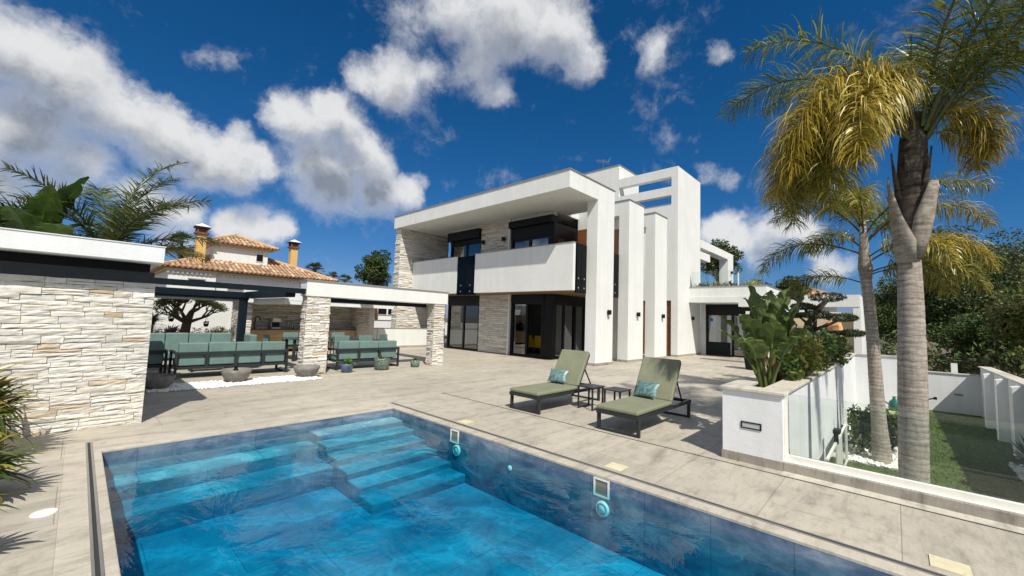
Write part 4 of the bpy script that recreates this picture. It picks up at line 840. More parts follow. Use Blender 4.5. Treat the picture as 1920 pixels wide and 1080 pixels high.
# ------------------------------------------------------------------ neighbour's tiled house
def hip(q, x0, y0, x1, y1, z, rise, ridge=None, tile=.33, seed=0):
    """hipped roof with rows of half-round tiles; ridge along X"""
    rng = random.Random(seed); w = (y1-y0)/2; rx0, rx1 = x0+min(w, (x1-x0)/2-.01), x1-min(w, (x1-x0)/2-.01); ym = (y0+y1)/2
    A, B, Cc, Dd = Vector((x0, y0, z)), Vector((x1, y0, z)), Vector((x1, y1, z)), Vector((x0, y1, z)); E, F = Vector((rx0, ym, z+rise)), Vector((rx1, ym, z+rise))
    q.add([A, B, Cc, Dd, E, F], [(0, 1, 5, 4), (1, 2, 5), (2, 3, 4, 5), (3, 0, 4)], (.30, .16, .08)); q.add([A, B, Cc, Dd], [(3, 2, 1, 0)], (.5, .42, .3))
    def face(P, Q, S, T):   # eave P->Q, top T->S
        n = max(3, int((Q-P).length/tile)); up = ((S+T)/2-(P+Q)/2); nn = (Q-P).cross(up).normalized()
        L = (Q-P).length; e = (Q-P)/L; slope = up - e*up.dot(e); H = slope.length; sd = slope/H
        t0 = (T-P).dot(e); t1 = (S-P).dot(e)
        for k in range(n):
            x = (k+.5)/n*L
            hh = H
            if x < t0: hh = H*x/max(t0, 1e-6)
            if x > t1: hh = min(hh, H*(L-x)/max(L-t1, 1e-6))
            m = max(1, int(hh/.75))
            for j in range(m):
                c = rng.choice([(.46, .30, .185), (.53, .37, .235), (.38, .245, .16), (.60, .46, .32), (.48, .32, .205), (.32, .21, .15)]); kk = rng.uniform(.85, 1.15); c = tuple(v*kk for v in c)
                a0, a1 = hh*j/m, hh*(j+1)/m; r = L/n*.36; base = P+e*x
                vs = []
                for a, lift in ((a0, .07), (a1, .02)):
                    for tt in (-1, -.5, 0, .5, 1): vs.append(base+sd*a+e*(r*tt)+nn*(lift+r*.75*(1-tt*tt)))
                q.add(vs, [(i, i+1, i+6, i+5) for i in range(4)] + [(4, 3, 2, 1, 0)], c)
    face(A, B, F, E); face(B, Cc, F, F); face(Dd, A, E, E)
    for a, b_ in ((A, E), (B, F), (E, F)):
        if (b_-a).length > .1: q.tube([a+Vector((0, 0, .08)), b_+Vector((0, 0, .10))], .14, 6, (.58, .36, .2))
H = thing('tiled_house', 'neighbouring white house with clay tile roofs and two yellow chimneys', 'house', (9, 42, 0))
def hb(nm, mat, *bx, parent=None):
    q = MB(); [q.box(*a) for a in bx]; return build(nm, q, mat, parent or H)
hb('wall', M_WHITE, (4.3, 38.8, 0, 7.2, 48, 4.5), (7.2, 39.0, 0, 15.2, 48, 4.5)); hb('wall', M_WHITE, (7.2, 41.0, 5.0, 11.3, 46, 7.1))
hb('cornice', M_CREAM, (4.1, 38.62, 4.36, 7.3, 48.2, 4.55), (7.3, 38.82, 4.36, 15.4, 48.2, 4.55)); hb('cornice', M_CREAM, (7.05, 40.85, 6.85, 11.45, 46.2, 7.08))
q = MB(); hip(q, 3.7, 38.4, 16.6, 48.8, 4.6, 2.0, seed=4); build('roof', q, M_RTILE, H)
q = MB(); hip(q, 6.6, 40.5, 12.0, 46.6, 7.1, 1.15, seed=6); build('roof', q, M_RTILE, H)
def comb(x0, x1, y0, y1, zt, zb, zm, step):
    P = [(x1, zt), (x0, zt)]; x = x0
    while x < x1-step: P += [(x, zb), (x+step*.5, zb), (x+step*.5, zm), (x+step, zm)]; x += step
    P.append((x1, zm)); n = len(P); q = MB(); q.add([(x, y, z) for y in (y0, y1) for x, z in P], [tuple(range(n)), tuple(range(2*n-1, n-1, -1))] + [(i, n+i, n+(i+1) % n, (i+1) % n) for i in range(n)]); return q
build('cornice_teeth', comb(4.2, 7.25, 38.66, 38.799, 4.355, 4.20, 4.32, .28), M_WHITE, H); build('cornice_teeth', comb(7.35, 15.2, 38.86, 38.999, 4.355, 4.20, 4.32, .28), M_WHITE, H); build('cornice_teeth', comb(7.2, 11.3, 40.88, 40.999, 6.845, 6.72, 6.82, .26), M_WHITE, H)
for x, y, z in ((8.6, 38.99, 3.45), (12.6, 38.99, 3.3), (6.0, 38.79, 3.6)):
    f = hb('window', M_CAP, (x-.55, y-.04, z-.28, x+.55, y-.001, z+.28)); hb('pane', M_BLACK, (x-.48, y-.05, z-.2, x+.48, y-.041, z+.2), parent=f)
f = hb('window', M_WHITE, (10.35, 40.95, 5.9, 10.95, 40.999, 6.6)); hb('pane', M_BLACK, (10.4, 40.94, 5.95, 10.9, 40.949, 6.55), parent=f)
for x, y, zb, zt in ((6.25, 40.2, 5.0, 7.5), (14.2, 43.5, 5.5, 7.9)):
    ch = hb('chimney', M_OCHRE, (x-.31, y-.31, zb, x+.31, y+.31, zt)); q = MB(); q.box(x-.44, y-.44, zt, x+.44, y+.44, zt+.16)
    for a in (-.36, .24):
        for c in (-.36, .24): q.box(x+a, y+c, zt+.16, x+a+.12, y+c+.12, zt+.50)
    q.box(x-.26, y-.26, zt+.16, x+.26, y+.26, zt+.46); q.box(x-.48, y-.48, zt+.50, x+.48, y+.48, zt+.60); build('chimney_top', q, M_RBRICK, ch)
    q = MB(); q.add([(x-.55, y-.55, zt+.60), (x+.55, y-.55, zt+.60), (x+.55, y+.55, zt+.60), (x-.55, y+.55, zt+.60), (x, y, zt+.92)], [(3, 2, 1, 0), (0, 1, 4), (1, 2, 4), (2, 3, 4), (3, 0, 4)]); build('chimney_cap', q, M_WHITE, ch)
# tiled house with weather vane on the right, cream house far left
H = thing('tiled_house', 'distant house with clay tile roof and cross-shaped weather vane', 'house', (52, 6.2, -1)); hb('wall', M_WHITE, (49.2, 4.6, -1, 58, 9.2, 4.9)); q = MB()
hip(q, 48.6, 3.6, 59, 9.8, 4.7, 1.25, seed=9, tile=.6); build('roof', q, M_RTILE, H); q = MB(); q.bar((51.7, 6.7, 5.8), (51.7, 6.7, 7.5), .05); q.bar((51.7, 6.0, 6.95), (51.7, 7.4, 6.95), .05); q.bar((51.7, 6.5, 7.3), (51.7, 6.9, 7.3), .05); build('weather_vane', q, M_BLACK, H)
H = thing('cream_house', 'distant cream house with balcony glimpsed under the white beam', 'house', (24, 42, 0)); hb('wall', M_CREAM, (20.5, 41, 0, 27, 47, 4.0)); f = hb('window', M_WHITE, (20.9, 40.9, 1.6, 24.6, 40.99, 2.7)); hb('pane', M_BLACK, (21.0, 40.85, 1.7, 22.1, 40.89, 2.62), (22.3, 40.85, 1.7, 23.3, 40.89, 2.62), (23.5, 40.85, 1.7, 24.5, 40.89, 2.62), parent=f); hb('parapet', M_WHITE, (20.6, 40.5, .9, 25, 40.6, 1.5))
# garden things on the lower lawn
t = thing('garden_chair', 'black woven garden chair by the planter wall on white gravel', 'chair', (12.3, .55, -.985))
q = MB(); q.box(12.05, .15, -.62, 12.6, .75, -.56); q.box(12.02, .14, -.60, 12.08, .76, -.16); build('woven_seat', q, M_BLACK, t, bevel=.01)
for a, c in ((12.08, .18), (12.08, .72), (12.56, .18), (12.56, .72)): q = MB(); q.bar((a, c, -.985), (a, c, -.35), .03); build('leg', q, M_ANTH, t)
q = MB(); q.box(12.05, .70, -.36, 12.6, .75, -.33); build('armrest', q, M_ANTH, t); q = MB(); q.box(12.05, .15, -.36, 12.6, .20, -.33); build('armrest', q, M_ANTH, t)
t = thing('garden_bench', 'terracotta topped bench with a pale cushion behind the slim palm', 'bench', (13.3, .1, -.985)); q = MB(); q.box(12.9, -.25, -.50, 13.7, .42, -.44); build('bench_top', q, M_ORANGE, t)
for a in (12.95, 13.6): q = MB(); q.box(a, -.2, -.985, a+.06, .36, -.501); build('leg', q, M_ANTH, t)
q = MB(); q.box(12.95, -.2, -.438, 13.6, .36, -.22); tag(build('seat_cushion', q, simple('pale_pattern', (.45, .48, .20), .8, var=.5, vs=14), bevel=.06, seg=3), 'pale yellow green patterned cushion on the terracotta bench', 'cushion')
q = MB(); q.lathe([(.10, 0), (.13, .05), (.11, .2), (.05, .26), (.05, .32)], (13.3, .02, -.217), 16, None); q.tube([(13.3, .12, -.10), (13.3, .22, -.02), (13.3, .28, .04)], .015, 6); tag(build('watering_can', q, simple('green_plastic', (.03, .16, .13), .3), smooth=True), 'dark green watering can on the pale cushion', 'watering can')
q = MB(); q.tube([(15, -.25, -.16), (15, -.72, -.02)], .018, 6); q.lathe([(.03, 0), (.035, .06), (1e-4, .07)], (15, -.72, -.05), 8); q.bar((15, -.45, -1), (15, -.45, -.10), .03); tag(build('garden_tap_arm', q, M_BLACK), 'thin black arm on a stake beside the big palm', 'stake')
M_ORB = bark('rust_bark', (.22, .11, .06), (.10, .05, .03), False)
s3.location.z = 0; s4.location.z = 0; s3.scale = (1, 1, 1.13); s4.scale = (1, 1, 1.13)
# ------------------------------------------------------------------ palms
GREEN = [(.11, .15, .026), (.15, .19, .034), (.22, .25, .05), (.07, .105, .022), (.32, .31, .08)]
YELL = [(.48, .35, .045), (.56, .43, .07), (.38, .28, .035), (.64, .52, .13), (.28, .22, .03), (.22, .20, .035)]
MIXC = [(.16, .17, .025), (.26, .23, .03), (.12, .14, .022), (.36, .28, .04)]
def frond(parent, base, az, el, L, droop, cols, rng, nl=90, ll=.5, lw=.011, hang=.9, mat=None, plum=.5, start=.18, stemc=None, curl=0, early=False):
    az, el, droop = math.radians(az), math.radians(el), math.radians(droop)
    N = 16; p = Vector(base); pts = []; e = el; a = az
    for i in range(N+1):
        d = Vector((math.cos(e)*math.cos(a), math.cos(e)*math.sin(a), math.sin(e))); pts.append((p.copy(), d)); p = p + d*(L/N); t = i/N
        e -= droop/N*((1.75-1.5*t) if early else (.35+1.3*t)); a += math.radians(curl)/N
    q = MB(); sc_ = stemc or tuple(v*.8 for v in cols[0])
    q.tube([x[0] for x in pts], [max(.004, .022*L/2.4*(1-.85*i/N)) for i in range(N+1)], 5, sc_)
    for k in range(nl):
        t = start + (1-start)*(k+rng.random()*.8)/nl; f = t*N; i = min(N-1, int(f)); u = f-i
        P = pts[i][0].lerp(pts[i+1][0], u); d = pts[i][1].lerp(pts[i+1][1], u).normalized()
        sd = d.cross(Vector((0, 0, 1)));
        if sd.length < .05: sd = Vector((1, 0, 0))
        sd.normalize(); up = sd.cross(d).normalized()
        for side in (-1, 1):
            l = ll*(.45+.55*math.sin(math.pi*min(1, (t-start)/(1-start)*.86+.14)))*rng.uniform(.8, 1.15)
            phi = rng.gauss(0, plum); out = (sd*side*math.cos(phi)+up*(math.sin(phi)+.15)).normalized()
            dr = (out*.86+d*rng.uniform(.35, .65)).normalized(); pp = P.copy(); vs = []; c = rng.choice(cols); kk = rng.uniform(.75, 1.25); c = tuple(v*kk for v in c)
            wv = dr.cross(up); wv = (wv+up*rng.uniform(-.6, .6)).normalized()
            S = 4; h = hang*rng.uniform(.55, 1.35)
            for s in range(S+1):
                w = lw*(.6, 1, .9, .6, .08)[s]; vs += [pp-wv*w, pp+wv*w]
                pp = pp + dr*(l/S); dr = (dr + Vector((0, 0, -h*(.16+.20*s)))).normalized()
            q.add(vs, [(2*s, 2*s+1, 2*s+3, 2*s+2) for s in range(S)], c)
    return build('frond', q, mat or M_FROND, parent)
def trunk_mesh(path, radii, n=20, seed=1, ring=.012):
    """tapered palm trunk with shallow leaf scars"""
    rng = random.Random(seed); q = MB(); P = [Vector(p) for p in path]; pts = []; rad = []
    segs = len(P)-1
    for i in range(segs):
        m = max(2, int((P[i+1]-P[i]).length/.035))
        for k in range(m):
            t = k/m; r = radii[i]*(1-t)+radii[i+1]*t; pts.append(P[i].lerp(P[i+1], t)); rad.append(r)
    pts.append(P[-1]); rad.append(radii[-1])
    nxt = 0
    for i in range(len(rad)):
        if i >= nxt: nxt = i + rng.choice((2, 3, 3, 4)); rad[i] *= 1-ring*2.2; 
        else: rad[i] *= 1+ring*rng.uniform(-.4, .8)
    q.tube(pts, rad, n); return q
BP = thing('queen_palm', 'large palm with thick ringed grey trunk and yellowing fronds, foreground right', 'palm tree', (6.95, -.13, -1.0))
build('trunk', trunk_mesh([(6.95, -.115, -1.02), (6.95, -.12, -.5), (6.95, -.15, 1.15), (6.95, -.16, 2.0), (6.95, -.165, 2.55)], [.150, .138, .134, .120, .105], 24, 4, .005), M_PTRUNK, BP, smooth=True)
q = MB(); q.tube([(6.95, -.165, 2.5), (6.95, -.17, 2.7), (6.96, -.19, 3.05), (6.97, -.22, 3.5), (6.98, -.24, 4.0), (7.0, -.25, 4.35)], [.112, .15, .175, .15, .13, .09], 16); build('crown_shaft', q, M_DSHEATH, BP, smooth=True)
def sheath(parent, pts, w, mat):
    """a wide split leaf base: curved strip with thickness"""
    q = MB(); P = [Vector(p) for p in pts]; vs = []; c = Vector((6.96, -.2, 0)); n = 6
    for i, p in enumerate(P):
        o = Vector((p.x-c.x, p.y-c.y, 0)).normalized(); s = Vector((-o.y, o.x, 0)); ww = w[i]
        for k in range(n+1): a = (k/n*2-1); vs.append(p+s*ww*a-o*(ww*.55*a*a))
    m = n+1; q.add(vs, [(i*m+k, i*m+k+1, (i+1)*m+k+1, (i+1)*m+k) for i in range(len(P)-1) for k in range(n)])
    o = build('leaf_base', q, mat, parent, smooth=True); md = o.modifiers.new('solid', 'SOLIDIFY'); md.thickness = .018; return o
sheath(BP, [(6.83, -.10, 2.45), (6.80, -.08, 2.72), (6.79, -.03, 3.0), (6.80, .0, 3.3), (6.83, .01, 3.55)], [.11, .13, .085, .045, .008], M_SHEATH)
sheath(BP, [(6.84, -.24, 2.50), (6.80, -.28, 2.72), (6.78, -.35, 3.0), (6.79, -.415, 3.3), (6.82, -.43, 3.42)], [.05, .10, .12, .09, .07], M_SHEATH)
sheath(BP, [(6.83, -.18, 2.62), (6.81, -.18, 3.05), (6.82, -.19, 3.45), (6.84, -.16, 3.8)], [.05, .07, .05, .012], M_DSHEATH)
sheath(BP, [(7.08, -.10, 2.55), (7.14, -.06, 3.0), (7.16, .0, 3.5)], [.1, .10, .012], M_SHEATH); sheath(BP, [(6.86, -.3, 3.1), (6.84, -.36, 3.5), (6.83, -.40, 3.85)], [.05, .04, .006], M_DSHEATH)
sheath(BP, [(6.85, -.09, 3.1), (6.83, -.05, 3.5), (6.82, -.03, 3.85)], [.05, .035, .006], M_DSHEATH)
rr = random.Random(5); cb = (6.95, -.29, 4.0)


FR = [  # azimuth, elevation, length, droop, colours, leaflets, leaflet length, hang
 (88, 66, 2.75, 125, GREEN, 115, .50, 1.1), (62, 70, 2.8, 105, GREEN, 100, .48, 1.0), (118, 74, 2.6, 110, GREEN, 90, .45, 1.0),
 (105, 84, 2.5, 164, YELL, 180, .54, 1.4), (120, 85, 2.9, 168, YELL, 200, .58, 1.5), (136, 85, 2.9, 170, YELL, 200, .58, 1.5), (152, 85, 2.4, 171, YELL, 160, .54, 1.5), (95, 80, 2.3, 162, YELL, 150, .52, 1.4), (128, 74, 2.1, 158, YELL, 150, .55, 1.4), (80, 72, 2.0, 152, YELL, 120, .5, 1.4),
 (138, 56, 2.1, 145, MIXC, 120, .52, 1.3), (112, 56, 2.2, 145, MIXC, 120, .5, 1.3), (92, 52, 2.1, 140, MIXC, 110, .46, 1.3),
 (-95, 40, .95, 135, YELL, 90, .40, 1.2), (-70, 25, .80, 115, YELL, 70, .36, 1.2),
 (-82, 66, 3.3, 75, GREEN, 125, .55, 1.0), (-105, 62, 3.0, 85, MIXC+GREEN, 120, .55, 1.0), (-66, 58, 2.9, 80, GREEN, 115, .52, 1.1), (-125, 68, 2.9, 85, MIXC+GREEN, 110, .52, 1.0), (-40, 66, 2.7, 90, GREEN, 100, .5, 1.0),
 (-95, 48, 2.5, 95, GREEN, 110, .52, 1.2), (0, 72, 2.8, 90, GREEN, 100, .5, 1.0), (30, 60, 2.5, 100, GREEN, 90, .5, 1.0), (-150, 76, 2.6, 85, MIXC+GREEN, 100, .5, 1.0), (-20, 45, 2.2, 100, GREEN, 80, .48, 1.0)]
for az, el, L, dr, cols, nl, ll, hg in FR:
    a = math.radians(az); frond(BP, (cb[0]+.07*math.cos(a), cb[1]+.07*math.sin(a), cb[2]+(.04 if cols is YELL and az > 90 else 0)+rr.uniform(-.12, .18)), az, el, L*(.9 if cols is YELL and az > 90 else 1), dr, cols, rr, int(nl*(1.9 if cols is YELL else 1.45)), ll*1.1, .0075, hg*(1.6 if cols is YELL else 1.15), start=.16, plum=.75, curl=rr.uniform(-12, 12), stemc=(.30, .24, .06) if cols is YELL else (.14, .15, .04), early=cols is YELL or cols is MIXC)
SP = thing('queen_palm', 'slim palm with leaning ringed trunk standing in white gravel', 'palm tree', (11.23, .23, -1.0))
build('trunk', trunk_mesh([(11.23, .235, -1.02), (11.23, .27, -.2), (11.2, .32, 1.4), (11.2, .36, 2.3), (11.2, .40, 2.75)], [.165, .125, .105, .10, .09], 18, 9, .008), M_PTRUNK, SP, smooth=True)
q = MB(); q.tube([(11.2, .39, 2.7), (11.2, .40, 2.95), (11.2, .41, 3.3), (11.2, .42, 3.9)], [.10, .125, .09, .05], 14); build('crown_shaft', q, M_SHEATH, SP, smooth=True)
cb = (11.2, .41, 3.55)
for az, el, L, dr, cols, nl, ll, hg, z in [(98, 30, 2.2, 118, GREEN+MIXC[:1], 110, .42, 1.3, 3.2), (84, 26, 1.55, 100, MIXC+GREEN, 90, .36, 1.2, 2.6), (70, 60, 2.3, 120, MIXC, 100, .45, 1.2, 3.6), (110, 68, 2.4, 130, MIXC, 100, .45, 1.2, 3.7),
    (-80, 40, 2.2, 130, YELL, 120, .45, 1.4, 3.0), (-95, 25, 1.9, 110, MIXC, 110, .42, 1.3, 2.8), (-70, 55, 2.4, 135, MIXC+YELL, 120, .45, 1.4, 3.4), (85, 72, 2.3, 140, MIXC, 110, .45, 1.4, 3.7), (-60, 25, 1.7, 110, MIXC, 100, .42, 1.3, 2.75), (-100, 60, 2.2, 120, MIXC, 100, .45, 1.2, 3.6), (180, 55, 2.0, 130, MIXC, 90, .42, 1.2, 3.6), (150, 70, 2.2, 125, GREEN, 90, .42, 1.2, 3.7), (0, 60, 2.2, 120, GREEN, 90, .45, 1.2, 3.6), (-30, 50, 2.2, 110, GREEN, 90, .45, 1.2, 3.4), (-120, 35, 1.7, 130, MIXC+YELL, 100, .42, 1.3, 3.1), (40, 45, 2.0, 110, MIXC, 90, .42, 1.2, 3.3)]:
    frond(SP, (cb[0], cb[1], z), az, el, L, dr, cols, rr, int(nl*1.5), ll*1.15, .0085, hg*1.25, start=.2, plum=.7, stemc=(.12, .11, .05))
# ------------------------------------------------------------------ leaf clouds
def cloud(q, c, r, n, size, cols, rng, shell=.55, flat=.0, thin=.45):
    for _ in range(n):
        while True:
            v = Vector((rng.uniform(-1, 1), rng.uniform(-1, 1), rng.uniform(-1, 1)))
            if .02 < v.length < 1: break
        rad = v.length**shell; d = v.normalized(); p = Vector((c[0]+d.x*rad*r[0], c[1]+d.y*rad*r[1], c[2]+d.z*rad*r[2]))
        a = Vector((rng.gauss(0, 1), rng.gauss(0, 1), rng.gauss(0, 1)*(1-flat))).normalized(); b_ = a.cross(Vector((rng.gauss(0, 1), rng.gauss(0, 1), rng.gauss(0, 1)))).normalized(); s = size*rng.uniform(.6, 1.35)
        cc = rng.choice(cols); k = rng.uniform(.72, 1.28); cc = tuple(x*k for x in cc)
        q.add([p-a*s, p+b_*s*thin, p+a*s, p-b_*s*thin], [(0, 1, 2, 3)], cc)
def crown_points(rng, c, r, n):
    out = []
    for _ in range(n):
        while True:
            v = Vector((rng.uniform(-1, 1), rng.uniform(-1, 1), rng.uniform(-.9, 1)))
            if v.length < 1: break
        v = v*(.45+.55*rng.random()); out.append((c[0]+v.x*r[0], c[1]+v.y*r[1], c[2]+v.z*r[2]))
    return out
def tree(name, x, y, z0, ztrunk, c, r, clumps, cr, per, size, cols, label, seed, group=None, mat=None, tr=.25):
    rng = random.Random(seed); t = thing(name, label, 'tree', (x, y, z0), group); pts = crown_points(rng, c, r, clumps); q = MB()
    q.tube([(x, y, z0-.1), (x+.1*tr, y, (z0+ztrunk)/2), (x, y, ztrunk), (c[0], c[1], c[2]+r[2]*.3)], [tr, tr*.8, tr*.65, tr*.25], 8)
    for p in pts[:14]:
        q.tube([(x, y, ztrunk-.3*rng.random()), ((x+p[0])/2+rng.uniform(-.3, .3), (y+p[1])/2, (ztrunk+p[2])/2), p], [tr*.4, tr*.25, tr*.08], 5)
    build('trunk', q, M_BARK, t, smooth=True); q = MB()
    for p in pts:
        k = rng.uniform(.65, 1.3); ccol = [tuple(v*rng.uniform(.75, 1.3) for v in cc) for cc in cols]; cloud(q, p, (cr*k, cr*k, cr*k*.7), int(per*k), size, ccol, rng)
    build('crown', q, mat or M_NEEDLE, t); return t
PINE = [(.050, .080, .022), (.075, .110, .028), (.115, .140, .040), (.036, .058, .018)]
tree('pine_tree', 38, -3.2, -1, 2.5, (37.8, -2.9, 4.2), (3.6, 3.0, 4.3), 130, 1.15, 460, .085, PINE, 'dense dark pine straight behind the big palm trunk', 11, 'pines behind the garden wall')
tree('pine_tree', 42, -6.6, -1, 2.5, (41.6, -6.7, 4.3), (4.2, 3.6, 4.4), 130, 1.2, 460, .09, PINE, 'dark pine right of the others, reaching the photo edge', 12, 'pines behind the garden wall')
tree('pine_tree', 47, -.6, -1, 1.5, (46.5, -.6, 3.2), (3.0, 2.6, 3.3), 75, 1.15, 420, .095, PINE, 'lower dark pine between the slim and the big palm trunks', 13, 'pines behind the garden wall')
tree('pine_tree', 33, -5.4, -1, 1.0, (32.5, -4.6, 1.6), (2.8, 3.4, 2.3), 85, .85, 400, .08, PINE, 'low broad pine in front of the taller dark pines', 19, 'pines behind the garden wall')
LT = [(.10, .12, .03), (.13, .145, .035), (.07, .10, .025), (.16, .16, .05)]
tree('pepper_tree', 25.5, -4.3, -1, 1.6, (25, -3.85, 2.3), (1.9, 1.3, 2.2), 44, .5, 240, .075, LT, 'feathery pale green tree at the right edge in front of the pines', 14, mat=M_LEAF, tr=.14)
b = MB(); rng = random.Random(3)
for k in range(70):
    x = rng.uniform(21.5, 30); y = rng.uniform(-5.5, 3.0); cloud(b, (x, y, -.6+rng.random()*.7), (.7, .7, .5), 90, .09, [(.10, .085, .045), (.14, .11, .06), (.07, .08, .03)], rng)
build('dry_scrub', b, M_NEEDLE, kind='stuff')
b = MB()
for k in range(120):
    x = rng.uniform(25, 36); y = rng.uniform(-10, 4.0)-.12*(x-25); h = rng.uniform(.3, 1.6); cloud(b, (x, y, -1+h*.7), (1.0, 1.0, h), 170, .13, [tuple(v*rng.uniform(.7, 1.2) for v in c) for c in PINE], rng)
build('undergrowth', b, M_NEEDLE, kind='stuff')
tree('pine_tree', 28.5, 53, -1, 5.5, (28.2, 53, 8.0), (2.7, 2.7, 3.0), 52, .95, 200, .17, [(.035, .065, .015), (.05, .085, .02), (.06, .10, .025)], 'rounded pine behind the left stone wall of the villa', 15)
tree('pine_tree', 43.3, 12.6, -1, 6.0, (43.2, 12.3, 8.0), (1.9, 1.9, 2.2), 30, .9, 180, .16, PINE, 'dark tree showing just right of the white tower', 16)
for k, (x, y, zt, r_, lb) in enumerate(((36, 5.6, 5.0, 1.0, 'small dark tree above the wing roof, left of the weather vane'), (38, 8.2, 5.0, 1.2, 'small dark tree above the wing roof, nearest the white tower'))):
    tree('distant_tree', x, y, -1, 3.5, (x, y, zt-.3), (r_, r_, .9), 16, .5, 150, .10, PINE, lb, 40+k)
def fan_palm(x, y, z0, zt, rad, label, seed, grp=None, n=34):
    t = thing('fan_palm', label, 'palm tree', (x, y, z0), grp); rng = random.Random(seed); q = MB(); q.tube([(x, y, z0), (x, y, zt)], [rad*.16, rad*.13], 8); build('trunk', q, M_BARK, t); q = MB()
    for k in range(n):
        az = rng.uniform(0, 6.28); el = rng.uniform(-.7, 1.3); d = Vector((math.cos(az)*math.cos(el), math.sin(az)*math.cos(el), math.sin(el))); p = Vector((x, y, zt)); e = p+d*rad*.55; q.bar(p, e, .03, col=(.05, .07, .02)); s = d.cross(Vector((0, 0, 1))).normalized(); u = s.cross(d)
        for j in range(11):
            a = (j/10-.5)*2.4; dd = (d*math.cos(a)+s*math.sin(a)).normalized(); w = u.cross(dd).normalized()*rad*.028; tip = e+dd*rad*.55+Vector((0, 0, -rad*.14*rng.random())); c = rng.choice([(.04, .07, .02), (.06, .09, .025), (.08, .10, .03)])
            q.add([e, e+dd*rad*.28+w, tip, e+dd*rad*.28-w], [(0, 1, 2, 3)], c)
    build('crown', q, M_LEAF, t); return t
fan_palm(19.4, 51.5, 0, 6.7, 1.25, 'distant fan palm right of the second yellow chimney, the tallest there', 21, 'distant fan palms'); fan_palm(21.3, 50.8, 0, 5.9, 1.0, 'distant fan palm in the middle of the small group by the pine', 22, 'distant fan palms'); fan_palm(22.6, 50.2, 0, 5.6, 1.05, 'distant fan palm closest to the rounded pine', 23, 'distant fan palms'); fan_palm(7.0, 54.5, 0, 8.1, 1.7, 'distant fan palm left of the first yellow chimney', 24, 'distant fan palms')
# date palm seen below the white beam
t = thing('date_palm', 'short stout palm glimpsed under the white beam behind the grey wall', 'palm tree', (14.05, 26.5, 0)); q = MB(); q.tube([(14.05, 26.5, 0), (14.05, 26.5, 1.3), (14.05, 26.5, 2.2)], [.42, .38, .30], 14); build('trunk', q, M_ORB, t, smooth=True)
for k in range(16): frond(t, (14.05, 26.5, 2.15), k*22.5, 25+rr.random()*40, 1.7, 85, GREEN, rr, 36, .35, .016, .6)
# palm and banana rising behind the pool house
t = thing('feather_palm', 'feathery palm rising behind the white roof of the pool house', 'palm tree', (.45, 15.6, 0)); q = MB(); q.tube([(.45, 15.7, 0), (.45, 15.7, 1.8), (.42, 15.6, 2.8)], [.12, .11, .08], 10); build('trunk', q, M_PTRUNK, t, smooth=True)
DKG = [(.06, .085, .02), (.09, .115, .028), (.15, .165, .05), (.04, .06, .017)]
for az, el, L, dr, cl in [(20, 86, 2.3, 62, DKG), (30, 80, 2.1, 60, DKG), (-5, 68, 1.9, 70, DKG), (10, 40, 1.7, 60, DKG), (-15, 25, 1.4, 60, [(.25, .20, .05), (.16, .14, .04)]), (35, 66, 2.0, 70, DKG), (150, 60, 1.6, 70, DKG), (190, 66, 1.7, 60, DKG), (100, 70, 1.9, 60, DKG), (-60, 60, 1.6, 70, DKG), (165, 40, 1.4, 60, DKG), (25, 30, 1.5, 55, DKG)]:
    frond(t, (.42, 15.5, 2.85), az, el, L*1.62, dr, cl, rr, 85, .70, .017, .35, plum=.3, start=.10)
def paddle(q, base, az, el, pl, L, W, droop, col, rng, splits=3, tilt=0, stem=.016):
    """petiole and a folded paddle blade"""
    d = Vector((math.cos(az)*math.cos(el), math.sin(az)*math.cos(el), math.sin(el))); b0 = Vector(base); p = b0+d*pl; q.tube([b0, b0.lerp(p, .5)+Vector((0, 0, .02)), p], [stem*1.5, stem, stem*.7], 6, (.12, .15, .035))
    N = 12; h = Vector((math.cos(az), math.sin(az), 0)); s = Vector((-math.sin(az), math.cos(az), 0)); s = (s*math.cos(tilt)+Vector((0, 0, 1))*math.sin(tilt)).normalized(); e = el; pts = []
    for i in range(N+1):
        dd = h*math.cos(e)+Vector((0, 0, math.sin(e))); pts.append((p.copy(), dd)); p = p+dd*L/N; e -= droop/N
    mid = tuple(min(1, v*1.9) for v in col)
    for sgn in (-1, 1):
        cuts = set(rng.sample(range(3, N-1), splits)); vs = []; fs = []; off = 0
        for i in range(N+1):
            t = i/N; w = W*math.sin(math.pi*(.06+.94*t)**.75)**.8 if t < 1 else .01
            P, dd = pts[i]; n = s.cross(dd).normalized(); 
            if n.z < 0: n = -n
            wav = .02*math.sin(i*1.9+sgn); vs += [P, P+s*sgn*w*.5+n*(w*.20+wav), P+s*sgn*w+n*(w*.22+wav*1.5)-Vector((0, 0, w*.10))]
        for i in range(N):
            a = i*3; b_ = a+3; k = rng.uniform(.85, 1.15); c = tuple(v*k for v in col)
            if i in cuts:
                vs2 = [vs[a], vs[a+1], vs[a+2], vs[b_], vs[b_+1], vs[b_+2]]; m = vs2[2].lerp(vs2[5], .55); vs2[5] = vs2[2].lerp(m, .7)
                q.add(vs2, [(0, 1, 4, 3), (1, 2, 5, 4)], c)
            else: q.add([vs[a], vs[a+1], vs[a+2], vs[b_], vs[b_+1], vs[b_+2]], [(0, 1, 4, 3), (1, 2, 5, 4)], c)
    q.tube([x[0]-Vector((0, 0, .003)) for x in pts], [stem*.6*(1-.8*i/N) for i in range(N+1)], 5, mid)
t = thing('banana_plant', 'broad leaved banana plant rising behind the left end of the pool house', 'plant', (-.85, 15.6, 0)); rng = random.Random(8); q = MB(); q.tube([(-.85, 15.6, 0), (-.85, 15.5, 2.6)], [.14, .09], 10, (.10, .12, .04))
BG = [(.075, .14, .025), (.10, .17, .032), (.055, .11, .022)]
